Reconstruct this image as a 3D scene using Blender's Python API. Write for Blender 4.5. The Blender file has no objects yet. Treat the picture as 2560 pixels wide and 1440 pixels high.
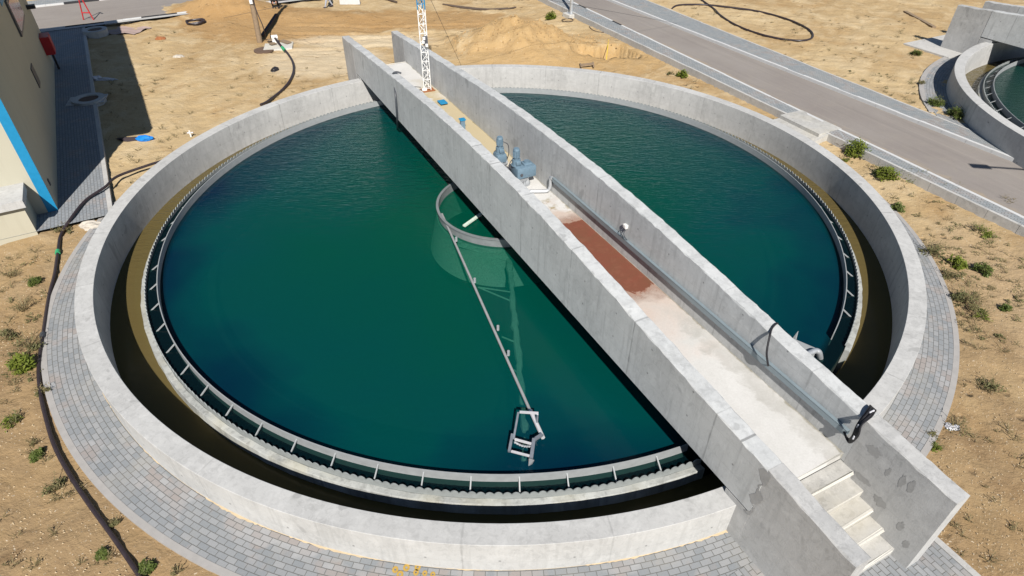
import bpy, bmesh, math, random
import numpy as np
from mathutils import Vector, Matrix
random.seed(7); RNG = np.random.RandomState(11)
S = bpy.context.scene; COL = S.collection
PI = math.pi

# ------------------------------------------------------------------ camera
CC = Vector((0.12146, -17.45568, 10.65502)); FW = Vector((0.0070355, 0.7844185, -0.620192))
RT = Vector((0.9999719, -0.0039218, 0.0063834)); UP = Vector((-0.0025751, 0.6202195, 0.7844241)); FPX = 1545.898
cam = bpy.data.objects.new('camera', bpy.data.cameras.new('camera')); COL.objects.link(cam)
cam.matrix_world = Matrix.Translation(CC) @ Matrix((RT, UP, -FW)).transposed().to_4x4()
cam.data.sensor_width = 36; cam.data.lens = FPX/2560*36; cam.data.clip_start = .05; cam.data.clip_end = 2000
S.camera = cam

# ------------------------------------------------------------------ light
EL = math.radians(43); SUND = Vector((.11*math.cos(EL), -.994*math.cos(EL), math.sin(EL))).normalized()
W = bpy.data.worlds.new('World'); S.world = W; W.use_nodes = True
wn = W.node_tree.nodes; wl = W.node_tree.links
sky = wn.new('ShaderNodeTexSky'); sky.sky_type = 'NISHITA'; sky.sun_disc = False
sky.sun_elevation = EL; sky.sun_rotation = math.atan2(SUND.x, SUND.y); sky.altitude = 100; sky.air_density = 1.0; sky.dust_density = .2
wn['Background'].inputs[1].default_value = .055
wl.new(sky.outputs[0], wn['Background'].inputs[0])
sun = bpy.data.objects.new('sun', bpy.data.lights.new('sun', 'SUN')); COL.objects.link(sun)
sun.data.energy = 5.0; sun.data.angle = math.radians(.5); sun.data.color = (1, .955, .89)
sun.rotation_euler = (-SUND).to_track_quat('-Z', 'Y').to_euler()
S.view_settings.view_transform = 'Standard'; S.view_settings.look = 'None'; S.view_settings.gamma = 1
S.view_settings.exposure = .38
S.cycles.max_bounces = 6; S.cycles.diffuse_bounces = 1; S.cycles.transparent_max_bounces = 12

# ------------------------------------------------------------------ survey helpers
def ray(px, py): return FW*FPX + RT*(px-1280) - UP*(py-720)
def at(px, py, z=0.0):
    d = ray(px, py); return CC + d*((z-CC.z)/d.z)
def onplane(px, py, p0, n):
    d = ray(px, py); return CC + d*((Vector(p0)-CC).dot(n)/d.dot(n))
BD = Vector((-.4512, .8924, 0)).normalized(); BN = Vector((BD.y, -BD.x, 0))
def BR(s, o, z): return BD*s + BN*o + Vector((0, 0, z))

# ------------------------------------------------------------------ node helpers
class NT:
    def __init__(s, name):
        s.m = bpy.data.materials.new(name); s.m.use_nodes = True; s.t = s.m.node_tree; s.n = s.t.nodes
        s.n.clear(); s.out = s.n.new('ShaderNodeOutputMaterial')
    def N(s, kind, **kw):
        x = s.n.new('ShaderNode'+kind)
        for k, v in kw.items():
            if k.startswith('i_'):
                key = k[2:]; key = int(key) if key.isdigit() else key.replace('_', ' ')
                s.put(x.inputs[key], v)
            else: setattr(x, k, v)
        return x
    def put(s, sock, v):
        if isinstance(v, bpy.types.NodeSocket): s.t.links.new(v, sock)
        else:
            if isinstance(v, tuple) and len(v) == 3 and sock.type == 'RGBA': v = v+(1,)
            sock.default_value = v
    def pos(s): return s.N('NewGeometry').outputs['Position']
    def uv(s): return s.N('UVMap').outputs['UV']
    def scale(s, v, sc, loc=(0, 0, 0)):
        m = s.N('Mapping'); s.put(m.inputs[0], v); m.inputs['Scale'].default_value = sc; m.inputs['Location'].default_value = loc; return m.outputs[0]
    def noise(s, v, scale, detail=4, rough=.55, dist=0):
        x = s.N('TexNoise'); s.put(x.inputs['Vector'], v); x.inputs['Scale'].default_value = scale; x.inputs['Detail'].default_value = detail
        x.inputs['Roughness'].default_value = rough; x.inputs['Distortion'].default_value = dist; return x.outputs['Fac']
    def ramp(s, f, a, b, c0=(0, 0, 0), c1=(1, 1, 1)):
        r = s.N('ValToRGB'); s.put(r.inputs[0], f); e = r.color_ramp.elements
        e[0].position = a; e[0].color = c0+(1,); e[1].position = b; e[1].color = c1+(1,); return r.outputs[0]
    def math(s, op, a, b=0.0, c=0.0):
        m = s.N('Math', operation=op); s.put(m.inputs[0], a); s.put(m.inputs[1], b); s.put(m.inputs[2], c); return m.outputs[0]
    def mr(s, f, a, b, c=0., d=1.):
        m = s.N('MapRange'); s.put(m.inputs[0], f)
        for i, v in enumerate((a, b, c, d)): m.inputs[i+1].default_value = v
        return m.outputs[0]
    def mix(s, f, a, b, mode='MIX'):
        m = s.N('Mix', data_type='RGBA', blend_type=mode); s.put(m.inputs[0], f); s.put(m.inputs[6], a); s.put(m.inputs[7], b); return m.outputs[2]
    def bump(s, h, strength=.3, dist=.02):
        b = s.N('Bump'); s.put(b.inputs['Height'], h); b.inputs['Strength'].default_value = strength; b.inputs['Distance'].default_value = dist; return b.outputs[0]
    def bsdf(s, col, rough=.8, metal=0, normal=None, spec=.3):
        b = s.N('BsdfPrincipled'); s.put(b.inputs['Base Color'], col); s.put(b.inputs['Roughness'], rough); s.put(b.inputs['Metallic'], metal)
        b.inputs['Specular IOR Level'].default_value = spec
        if normal is not None: s.put(b.inputs['Normal'], normal)
        return b.outputs[0]
    def done(s, sh): s.t.links.new(sh, s.out.inputs[0]); return s.m

def plain(name, col, rough=.6, metal=0, var=.15, sc=6, spec=.4):
    t = NT(name); p = t.pos(); f = t.noise(p, sc, 5, .6)
    c = t.mix(f, tuple(x*(1-var) for x in col), tuple(min(1, x*(1+var)) for x in col))
    return t.done(t.bsdf(c, t.mr(f, .3, .7, max(0, rough-.08), min(1, rough+.08)), metal, spec=spec))

def concrete(name, base, streak=.5, board=True, dark=.5, warm=0.0, spots=True, panel=None):
    t = NT(name); p = t.pos()
    big = t.noise(p, .7, 5, .6); mid = t.noise(p, 3.2, 6, .65, .4); fine = t.noise(p, 38, 3, .7)
    vert = t.noise(t.scale(p, (3.2, 3.2, .28)), 2.2, 5, .6, .2)
    hi = tuple(min(.9, b*1.13) for b in base); lo = tuple(b*(1-.30*dark) for b in base)
    c = t.mix(t.ramp(big, .32, .68), lo, hi)
    c = t.mix(t.math('MULTIPLY', t.ramp(mid, .50, .66), .6), c, tuple(b*1.28 for b in base))
    m2 = t.noise(t.scale(p, (1, 1, .8), (8, 2, 4)), 7.5, 5, .7, .8); c = t.mix(t.math('MULTIPLY', t.ramp(m2, .56, .70), .26), c, tuple(b*.74 for b in base)); c = t.mix(t.math('MULTIPLY', t.ramp(m2, .45, .32), .28), c, tuple(min(.85, b*1.34) for b in base))
    c = t.mix(t.math('MULTIPLY', t.ramp(vert, .52, .70), streak), c, tuple(b*(1-.42*dark) for b in base))
    wh = t.noise(t.scale(p, (6, 6, .8), (3, 1, 7)), 1.5, 4, .7, .3)
    c = t.mix(t.math('MULTIPLY', t.ramp(wh, .60, .72), streak*.7), c, (min(.9, base[0]*1.4), min(.9, base[1]*1.4), min(.9, base[2]*1.42)))
    c = t.mix(t.mr(fine, .25, .75, .10, 0), c, (.12, .12, .12))
    if warm: c = t.mix(t.math('MULTIPLY', t.ramp(t.noise(p, 1.1, 4), .45, .7), warm), c, (base[0]*1.12, base[1]*1.0, base[2]*.72))
    if spots:
        sp = t.noise(t.scale(p, (1.0, 1.0, .55), (11, 5, 2)), 1.9, 2, .5, .3)
        c = t.mix(t.math('MULTIPLY', t.ramp(sp, .685, .71), .45), c, tuple(b*.55 for b in base))
    h = t.math('ADD', t.math('MULTIPLY', mid, .6), t.math('MULTIPLY', fine, .35))
    if board:
        z = t.N('SeparateXYZ'); t.put(z.inputs[0], p)
        ln = t.math('ABSOLUTE', t.math('SUBTRACT', t.math('FRACT', t.math('MULTIPLY', z.outputs[2], 1.75)), .5))
        k = t.math('MULTIPLY', t.mr(ln, 0, .014, 1, 0), .35)
        c = t.mix(k, c, tuple(b*.55 for b in base))
    if panel:
        z = t.N('SeparateXYZ'); t.put(z.inputs[0], p)
        if panel == 'ring': u_ = t.math('MULTIPLY', t.math('ARCTAN2', z.outputs[1], z.outputs[0]), 12.0/2.6)
        else:
            dp = t.N('VectorMath', operation='DOT_PRODUCT'); t.put(dp.inputs[0], p); dp.inputs[1].default_value = BD; u_ = t.math('MULTIPLY', dp.outputs['Value'], 1/2.44)
        fr = t.math('FRACT', u_); ln = t.math('ABSOLUTE', t.math('SUBTRACT', fr, .5)); wob = t.mr(mid, .3, .7, -.006, .006)
        k = t.mr(t.math('ADD', ln, wob), 0, .010, 1, 0); c = t.mix(t.math('MULTIPLY', k, t.mr(big, .35, .6, .15, .75)), c, tuple(b*.5 for b in base))
        tone = t.N('TexWhiteNoise', noise_dimensions='1D'); t.put(tone.inputs['W'], t.math('FLOOR', t.math('ADD', u_, .5))); c = t.mix(t.math('MULTIPLY', tone.outputs['Value'], .16), c, tuple(b*.72 for b in base))
        # tie holes at quarter points of each panel, two heights
        f4 = t.math('ABSOLUTE', t.math('SUBTRACT', t.math('FRACT', t.math('MULTIPLY', u_, 2.0)), .5)); fz = t.math('ABSOLUTE', t.math('SUBTRACT', t.math('FRACT', t.math('MULTIPLY', z.outputs[2], 1.55)), .5))
        dd = t.math('SQRT', t.math('ADD', t.math('POWER', t.math('MULTIPLY', f4, 1.22), 2.0), t.math('POWER', t.math('MULTIPLY', fz, .645), 2.0))); c = t.mix(t.math('MULTIPLY', t.mr(dd, .016, .028, 1, 0), .6), c, (.10, .10, .10))
    return t.done(t.bsdf(c, t.mr(mid, .3, .7, .75, .95), 0, t.bump(h, .35, .02), .25))

M = {}
M['conc'] = concrete('cast_concrete', (.44, .437, .425), panel='ring')
M['conc_beam'] = concrete('parapet_concrete', (.46, .468, .465), streak=.65, panel='bridge')
M['conc_end'] = concrete('end_wall_concrete', (.41, .408, .40), streak=.35, dark=.7)
M['conc_pale'] = concrete('pale_concrete', (.50, .485, .45), streak=.25, board=False, dark=.6, warm=.5)
M['conc_slab'] = concrete('slab_concrete', (.43, .42, .40), streak=.2, board=False)
M['conc_weir'] = concrete('weir_concrete', (.36, .37, .355), streak=.75, board=False, dark=1.1, warm=.4)
M['nosing'] = concrete('nosing_mortar', (.52, .50, .45), streak=.1, board=False, dark=.3)
M['step'] = concrete('step_concrete', (.43, .42, .395), streak=.35, board=False, warm=.25, dark=.9)
M['grp'] = plain('grey_weir_plate', (.25, .27, .268), .6, 0, .3, 7)
M['drum'] = plain('feed_drum', (.21, .225, .23), .5, .2, .25, 6)
M['edging'] = plain('grey_edging', (.34, .325, .31), .9, 0, .2, 4)
M['bar_grey'] = plain('dull_steel', (.24, .26, .29), .4, .4, .2, 9)
M['ring'] = plain('grey_baffle', (.29, .305, .31), .5, 0, .2, 6)
M['galv'] = plain('galvanised_steel', (.52, .54, .56), .45, .55, .15, 14)
M['steel'] = plain('stainless_steel', (.70, .69, .70), .34, .35, .12, 10)
M['arm'] = plain('skimmer_steel', (.34, .34, .34), .5, .2, .2, 9)
M['white'] = plain('white_paint', (.78, .77, .74), .5, 0, .1, 8)
M['bluepaint'] = plain('blue_paint', (.01, .215, .42), .5, 0, .15, 8)
M['mach'] = plain('machine_blue_paint', (.135, .205, .265), .45, 0, .3, 11)
M['rust'] = plain('rust', (.30, .115, .045), .9, 0, .4, 14)
M['black'] = plain('black_rubber', (.018, .017, .02), .5, 0, .3, 12)
M['hose'] = plain('brown_hose', (.033, .024, .028), .45, 0, .35, 9)
M['red'] = plain('red_paint', (.42, .018, .022), .45, 0, .15, 5)
M['wood'] = plain('weathered_wood', (.24, .175, .115), .9, 0, .35, 9)
M['tray'] = plain('galvanised_tray', (.25, .305, .335), .45, .3, .15, 7)
M['pad'] = plain('cable_grey', (.05, .055, .065), .5, 0, .3, 12)
M['tarp'] = plain('blue_plastic', (.01, .19, .62), .4, 0, .25, 10)
M['lid'] = plain('rusty_cover', (.13, .085, .06), .85, 0, .3, 9)
M['glass'] = plain('dark_glass', (.02, .022, .022), .15, 0, .3, 3, .6)
M['frame'] = plain('grey_aluminium', (.10, .10, .11), .5, .3, .2, 6)
M['rock'] = concrete('rubble', (.46, .42, .36), streak=.1, board=False)
M['rope'] = plain('old_pipe', (.09, .065, .05), .8, 0, .4, 10)
M['green'] = plain('green_coupling', (.04, .32, .14), .5)
M['yellow'] = plain('yellow_tape', (.75, .55, .03), .6)
M['skin'] = plain('skin', (.42, .22, .15), .6)
M['cloth_black'] = plain('black_cloth', (.012, .012, .014), .9, 0, .3, 14)
M['cloth_grey'] = plain('grey_cloth', (.34, .36, .42), .9, 0, .25, 14)
M['cloth_dark'] = plain('dark_cloth', (.04, .03, .035), .9, 0, .4, 14)
M['hair'] = plain('dark_hair', (.015, .011, .009), .7)
M['mat'] = plain('woven_mat', (.36, .27, .24), .95, 0, .3, 3)
M['kerb_white'] = plain('white_kerb_paint', (.55, .55, .545), .75, 0, .12, 6)
M['kerb_black'] = plain('black_kerb_paint', (.028, .028, .032), .7, 0, .3, 6)
M['ochre'] = plain('ochre_paint', (.42, .27, .06), .8, 0, .3, 20)
M['patch'] = plain('damp_mortar', (.315, .312, .305), .9, 0, .25, 9)
M['clod'] = plain('earth_clods', (.36, .235, .11), .95, 0, .35, 5)
M['grit'] = plain('sandy_stones', (.47, .37, .24), .95, 0, .3, 3)
M['litter'] = plain('pale_litter', (.55, .55, .58), .7, 0, .2, 20)

def cream_wall():
    t = NT('cream_render'); p = t.pos(); n1 = t.noise(p, .8, 4); n2 = t.noise(p, 45, 2, .7)
    v = t.noise(t.scale(p, (2.5, 2.5, .25)), 2, 4)
    c = t.mix(n1, (.43, .405, .32), (.48, .455, .36)); c = t.mix(t.math('MULTIPLY', t.ramp(v, .55, .75), .25), c, (.34, .31, .24))
    return t.done(t.bsdf(c, .9, 0, t.bump(n2, .25, .01), .2))
M['cream'] = cream_wall()

def sand():
    t = NT('sandy_soil'); p = t.pos(); xyz = t.N('SeparateXYZ'); t.put(xyz.inputs[0], p)
    big = t.noise(p, .13, 5, .6, .5); mid = t.noise(p, .75, 6, .62, .6); sm = t.noise(p, 4.5, 5, .65, .3); fine = t.noise(p, 26, 3, .75)
    c = t.mix(t.ramp(big, .36, .64), (.37, .252, .125), (.485, .365, .205))
    c = t.mix(t.math('MULTIPLY', t.ramp(mid, .46, .70), .8), c, (.555, .44, .275))
    c = t.mix(t.math('MULTIPLY', t.ramp(t.noise(p, .38, 5, .6, .8), .56, .72), .6), c, (.33, .205, .09))
    # brown loam in the front corners, churned orange soil beside the far road
    near = t.mr(xyz.outputs[1], 3, -6, 0, 1); c = t.mix(t.math('MULTIPLY', near, t.mr(mid, .3, .7, .35, .95)), c, (.235, .152, .078))
    def blob(x, y, rx, ry):
        dx = t.math('DIVIDE', t.math('SUBTRACT', xyz.outputs[0], x), rx); dy = t.math('DIVIDE', t.math('SUBTRACT', xyz.outputs[1], y), ry)
        d = t.math('ADD', t.math('MULTIPLY', dx, dx), t.math('MULTIPLY', dy, dy)); d = t.math('ADD', d, t.math('MULTIPLY', t.math('SUBTRACT', mid, .5), 2.2))
        return t.mr(d, .65, 1.25, 1, 0)
    for a in ((-13, 21.5, 6.5, 3.6), (-17, 24, 4, 2.2), (-5, 22.6, 6, 2.2)): c = t.mix(t.math('MULTIPLY', blob(*a), .85), c, (.36, .22, .095))
    for a in ((1.5, 16.2, 4.6, 3.2), (6.2, 15.5, 2.6, 2.2)): c = t.mix(t.math('MULTIPLY', blob(*a), .7), c, (.43, .28, .125))
    for a in ((-9.5, 15, 3.2, 2.4), (-8, 18.4, 4, 1.3)): c = t.mix(t.math('MULTIPLY', blob(*a), .6), c, (.58, .49, .35))
    for a in ((15.2, -6.5, 2.6, 4.2), (14.4, -2.8, 1.1, 2.4)): c = t.mix(t.math('MULTIPLY', blob(*a), t.mr(fine, .35, .65, .1, 1)), c, (.40, .29, .17))
    c = t.mix(t.math('MULTIPLY', t.ramp(sm, .62, .76), .3), c, (.25, .16, .08))
    c = t.mix(t.math('MULTIPLY', t.ramp(fine, .64, .78), .28), c, (.14, .09, .05))
    c = t.mix(t.math('MULTIPLY', t.ramp(t.noise(p, 17, 2, .6), .66, .72), .7), c, (.62, .54, .42))
    vo = t.N('TexVoronoi'); t.put(vo.inputs['Vector'], p); vo.inputs['Scale'].default_value = 2.1; vo.inputs['Randomness'].default_value = 1
    dim = t.math('MULTIPLY', t.mr(vo.outputs['Distance'], .10, .24, 1, 0), t.ramp(t.noise(p, .5, 3), .46, .6)); c = t.mix(t.math('MULTIPLY', dim, .35), c, (.24, .155, .08))
    tk = t.noise(t.scale(p, (.5, 5.0, 1), (2, 1, 0)), .8, 4, .6, .6); c = t.mix(t.math('MULTIPLY', t.ramp(tk, .55, .70), t.mr(xyz.outputs[1], 8, 14, 0, .45)), c, (.29, .19, .095))
    h = t.math('ADD', t.math('MULTIPLY', mid, 2.0), t.math('ADD', t.math('MULTIPLY', sm, .9), t.math('MULTIPLY', fine, .22)))
    h = t.math('SUBTRACT', h, t.math('MULTIPLY', dim, 1.0))
    return t.done(t.bsdf(c, .95, 0, t.bump(h, .75, .07), .15))
M['sand'] = sand()

def asphalt(name, a, b, dusty=.5):
    t = NT(name); p = t.pos(); n1 = t.noise(p, .3, 5, .6, .5); n2 = t.noise(p, 60, 2, .7); n3 = t.noise(t.scale(p, (1, 1, 1), (4, 9, 0)), 1.3, 6, .65, 1.2)
    u = t.uv(); lo = t.noise(t.scale(u, (.10, 2.6, 1)), 1.0, 5, .65); uy = t.N('SeparateXYZ'); t.put(uy.inputs[0], u)
    c = t.mix(t.ramp(n1, .3, .7), a, b)
    c = t.mix(t.math('MULTIPLY', t.ramp(n3, .50, .72), dusty), c, (.31, .275, .235))
    c = t.mix(t.math('MULTIPLY', t.ramp(lo, .52, .7), .3), c, tuple(x*.7 for x in a))
    pale = t.noise(t.scale(u, (.07, 3.1, 1), (3, 5, 0)), 1.0, 5, .65); c = t.mix(t.math('MULTIPLY', t.ramp(pale, .55, .7), .4), c, (.37, .33, .29))
    dr = t.math('MULTIPLY', t.mr(t.math('ADD', uy.outputs[1], t.mr(n3, .2, .8, -.5, .5)), .55, .05), .6); c = t.mix(dr, c, (.42, .33, .21))
    c = t.mix(t.mr(n2, .3, .7, .25, 0), c, (.06, .06, .06))
    return t.done(t.bsdf(c, .9, 0, t.bump(n2, .3, .01), .2))
M['asphalt'] = asphalt('dusty_asphalt', (.255, .225, .205), (.305, .275, .25), .45)

def pavers(name, w, h, c1, c2, mortar, msize=.012, dust=.3):
    t = NT(name); u = t.uv(); p = t.pos()
    def br(vec, a, b, mo):
        k = t.N('TexBrick'); t.put(k.inputs['Vector'], vec); k.offset = .5; k.inputs['Scale'].default_value = 1
        k.inputs['Color1'].default_value = a+(1,); k.inputs['Color2'].default_value = b+(1,); k.inputs['Mortar'].default_value = mo+(1,)
        k.inputs['Mortar Size'].default_value = msize; k.inputs['Mortar Smooth'].default_value = .3; k.inputs['Brick Width'].default_value = w; k.inputs['Row Height'].default_value = h
        k.inputs['Bias'].default_value = -.1; return k
    k = br(u, c1, c2, mortar); k2 = br(t.scale(u, (1, 1, 1), (w*8, h*6, 0)), (.31, .28, .265), tuple(x*1.12 for x in c2), mortar)
    c = t.mix(t.ramp(t.noise(p, 1.1, 3), .52, .60), k.outputs['Color'], k2.outputs['Color'])
    c = t.mix(t.math('MULTIPLY', t.ramp(t.noise(p, .9, 5, .65, .6), .5, .75), dust), c, (.40, .36, .29))
    c = t.mix(t.mr(t.noise(p, 50, 2, .7), .3, .7, .18, 0), c, (.08, .08, .08))
    hgt = t.math('SUBTRACT', t.math('MULTIPLY', t.noise(p, 9, 3), .25), k.outputs['Fac'])
    return t.done(t.bsdf(c, .85, 0, t.bump(hgt, .6, .012), .25))
M['pav'] = pavers('grey_pavers', .21, .112, (.24, .255, .268), (.325, .33, .335), (.15, .15, .142), .007)
M['pav_walk'] = pavers('walkway_pavers', .2, .1, (.26, .285, .30), (.34, .355, .36), (.17, .17, .165), .01, .25)
M['pav_dark'] = pavers('yard_pavers', .2, .1, (.24, .26, .28), (.29, .305, .32), (.17, .175, .18), .01, .15)

def water(name, centre, deep, shallow, edge, clear=.36):
    t = NT(name); p = t.pos(); loc = t.scale(p, (1, 1, 1), (-centre[0], -centre[1], 0))
    x = t.N('SeparateXYZ'); t.put(x.inputs[0], loc)
    r = t.math('SQRT', t.math('ADD', t.math('MULTIPLY', x.outputs[0], x.outputs[0]), t.math('MULTIPLY', x.outputs[1], x.outputs[1])))
    n = t.noise(p, .22, 3, .5, .3); rr = t.math('ADD', r, t.mr(n, .2, .8, -2.2, 2.2))
    c = t.mix(t.mr(rr, 3.0, 9.0), deep, shallow); c = t.mix(t.mr(rr, 8.5, 11.2), c, edge)
    c = t.mix(t.math('MULTIPLY', t.mr(r, 10.1, 10.3), t.mr(r, 10.63, 10.7, 1, 0)), c, (.002, .010, .013))  # dark gap water behind the baffle, with the plate's shade painted into its colour
    # wind ripples running across the tank, livelier on the far side
    rip = t.noise(t.scale(p, (1.6, 5.2, 1)), 2.1, 4, .62, .5); rip2 = t.noise(t.scale(p, (1.3, 3.4, 1), (3, 8, 0)), 1.5, 3, .55, .3)
    amt = t.mr(t.math('ADD', x.outputs[1], t.mr(n, .2, .8, -2, 2)), -4, 8, .06, 1)
    hh = t.math('MULTIPLY', t.math('ADD', rip, t.math('MULTIPLY', rip2, 1.2)), amt)
    nm = t.bump(hh, 1.0, .06)
    dif = t.N('BsdfDiffuse'); t.put(dif.inputs[0], c); t.put(dif.inputs['Normal'], nm)
    tr = t.N('BsdfTransparent'); tr.inputs[0].default_value = (.52, .86, .78, 1)
    body = t.N('MixShader'); body.inputs[0].default_value = clear; t.put(body.inputs[1], dif.outputs[0]); t.put(body.inputs[2], tr.outputs[0])
    gl = t.N('BsdfGlossy'); gl.inputs['Roughness'].default_value = .06; t.put(gl.inputs['Normal'], nm)
    fr = t.N('Fresnel'); fr.inputs[0].default_value = 1.21; t.put(fr.inputs['Normal'], nm)
    mx = t.N('MixShader'); t.put(mx.inputs[0], fr.outputs[0]); t.put(mx.inputs[1], body.outputs[0]); t.put(mx.inputs[2], gl.outputs[0])
    return t.done(mx.outputs[0])
T2 = Vector((30.67, 4.52, .4))
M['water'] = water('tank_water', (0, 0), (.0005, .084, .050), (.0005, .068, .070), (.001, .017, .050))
M['channel'] = water('channel_water', (0, 0), (.118, .090, .034), (.118, .090, .034), (.122, .093, .035), .15)
M['submerged'] = plain('algae_covered_steel', (.55, .68, .55), .9, 0, .6, 22)
M['silt'] = plain('dark_silt', (.004, .012, .009), .9, 0, .3, 2)
M['algae'] = plain('olive_slime', (.24, .18, .06), .9, 0, .3, 6)

def leafmat(name, a, b):
    t = NT(name); i = t.N('ObjectInfo').outputs['Random']; p = t.pos(); n = t.noise(p, 6, 3, .6)
    c = t.mix(t.ramp(n, .35, .65), a, b); c = t.mix(t.math('MULTIPLY', i, .35), c, tuple((x+y)/2*.8 for x, y in zip(a, b)))
    d = t.bsdf(c, .6, 0, None, .3); tl = t.N('BsdfTranslucent'); t.put(tl.inputs[0], c)
    m = t.N('MixShader'); m.inputs[0].default_value = .25; t.put(m.inputs[1], d); t.put(m.inputs[2], tl.outputs[0]); return t.done(m.outputs[0])
M['leaf_bright'] = leafmat('bright_leaves', (.12, .165, .02), (.22, .25, .04))
M['leaf_mid'] = leafmat('green_leaves', (.08, .12, .025), (.15, .18, .045))
M['leaf_olive'] = leafmat('olive_leaves', (.12, .125, .05), (.20, .185, .08))
M['leaf_dry'] = leafmat('dry_stalks', (.17, .14, .065), (.27, .215, .11))
M['stem'] = plain('plant_stem', (.13, .11, .05), .8)

# ------------------------------------------------------------------ mesh helpers
def link_mesh(name, v, f, mat, parent=None, smooth=False, uvs=None):
    me = bpy.data.meshes.new(name); me.from_pydata([tuple(x) for x in v], [], f); 
    for m in (mat if isinstance(mat, (list, tuple)) else [mat]): me.materials.append(m)
    if uvs is not None:
        l = me.uv_layers.new(name='UVMap')
        for lp in me.loops: l.data[lp.index].uv = uvs[lp.vertex_index]
    if smooth: me.polygons.foreach_set('use_smooth', [True]*len(me.polygons))
    o = bpy.data.objects.new(name, me); COL.objects.link(o)
    if parent is not None: o.parent = parent
    return o
def tag(o, label=None, cat=None, group=None, kind=None):
    for k, v in (('label', label), ('category', cat), ('group', group), ('kind', kind)):
        if v: o[k] = v
    return o
def thing(name, loc, label, cat, group=None, rz=0):
    o = bpy.data.objects.new(name, None); COL.objects.link(o); o.location = loc; o.rotation_euler = (0, 0, rz); o.empty_display_size = .2
    return tag(o, label, cat, group)
class MB:
    def __init__(s): s.v = []; s.f = []
    def add(s, v, f):
        b = len(s.v); s.v += [Vector(x) for x in v]; s.f += [tuple(i+b for i in q) for q in f]; return s
    def hexa(s, p):  # 8 points: bottom 4 ccw, top 4 ccw
        return s.add(p, [(3, 2, 1, 0), (4, 5, 6, 7), (0, 1, 5, 4), (1, 2, 6, 5), (2, 3, 7, 6), (3, 0, 4, 7)])
    def box(s, c, size, rz=0, ax=None):
        c = Vector(c); hx, hy, hz = [q/2 for q in size]
        X = Vector((math.cos(rz), math.sin(rz), 0)); Y = Vector((-math.sin(rz), math.cos(rz), 0)); Z = Vector((0, 0, 1))
        if ax: X, Y, Z = ax
        return s.hexa([c+X*a*hx+Y*b*hy+Z*d*hz for d in (-1, 1) for a, b in ((-1, -1), (1, -1), (1, 1), (-1, 1))])
    def bbox(s, c, size, rz=0, b=.01):  # bevelled box
        bm = bmesh.new(); bmesh.ops.create_cube(bm, size=1); bmesh.ops.scale(bm, vec=size, verts=bm.verts)
        bmesh.ops.bevel(bm, geom=bm.edges[:]+bm.verts[:], offset=b, segments=2, affect='EDGES', profile=.5)
        m = Matrix.Translation(c) @ Matrix.Rotation(rz, 4, 'Z'); bm.transform(m); bm.verts.index_update()
        s.add([v.co.copy() for v in bm.verts], [tuple(v.index for v in f.verts) for f in bm.faces]); bm.free(); return s
    def tube(s, pts, r, n=8, cap=True):
        pts = [Vector(p) for p in pts]; rs = r if isinstance(r, (list, tuple)) else [r]*len(pts); rings = []; up = None; b = len(s.v)
        for i, p in enumerate(pts):
            d = (pts[min(i+1, len(pts)-1)]-pts[max(i-1, 0)]).normalized()
            if up is None: up = Vector((0, 0, 1)) if abs(d.z) < .9 else Vector((1, 0, 0))
            x = d.cross(up).normalized(); up = x.cross(d).normalized()
            for k in range(n):
                a = 2*PI*k/n; s.v.append(p+(x*math.cos(a)+up*math.sin(a))*rs[i])
        for i in range(len(pts)-1):
            for k in range(n): s.f.append((b+i*n+k, b+i*n+(k+1) % n, b+(i+1)*n+(k+1) % n, b+(i+1)*n+k))
        if cap: s.f.append(tuple(b+k for k in range(n))[::-1]); s.f.append(tuple(b+(len(pts)-1)*n+k for k in range(n)))
        return s
    def bar(s, a, b, w, h):
        a, b = Vector(a), Vector(b); d = (b-a).normalized(); u = Vector((0, 0, 1)) if abs(d.z) < .95 else Vector((0, 1, 0))
        x = d.cross(u).normalized(); z = x.cross(d).normalized(); return s.box((a+b)/2, (w, (b-a).length, h), ax=(x, d, z))
    def cyl(s, c, r, h, n=20, r2=None):
        c = Vector(c); return s.tube([c, c+Vector((0, 0, h))], [r, r if r2 is None else r2], n)
    def lathe(s, prof, a0=0, a1=2*PI, n=128, c=(0, 0, 0), closed=True):
        c = Vector(c); b = len(s.v); full = abs(a1-a0-2*PI) < 1e-6; m = len(prof); cnt = n if full else n+1
        for i in range(cnt):
            a = a0+(a1-a0)*i/n
            for r, z in prof: s.v.append(c+Vector((r*math.cos(a), r*math.sin(a), z)))
        for i in range(n):
            j = (i+1) % cnt
            for k in range(m if closed else m-1):
                k2 = (k+1) % m; s.f.append((b+i*m+k, b+j*m+k, b+j*m+k2, b+i*m+k2))
        if not full and closed: s.f.append(tuple(b+k for k in range(m))); s.f.append(tuple(b+n*m+k for k in range(m))[::-1])
        return s
    def local(s, loc, rz=0):
        m = (Matrix.Translation(loc) @ Matrix.Rotation(rz, 4, 'Z')).inverted(); s.v = [m @ v for v in s.v]; return s
    def jitter(s, a):
        s.v = [v+Vector(RNG.normal(0, a, 3)) for v in s.v]; return s
    def obj(s, name, mat, parent=None, smooth=False):
        v = s.v
        if parent is not None:
            m = parent.matrix_basis.inverted(); par = parent.parent
            while par is not None: m = m @ par.matrix_basis.inverted(); par = par.parent
            v = [m @ q for q in v]
        o = link_mesh(name, v, s.f, mat, parent)
        if smooth:
            o.data.polygons.foreach_set('use_smooth', [True]*len(o.data.polygons)); o.data.set_sharp_from_angle(angle=math.radians(40))
        return o
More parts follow.
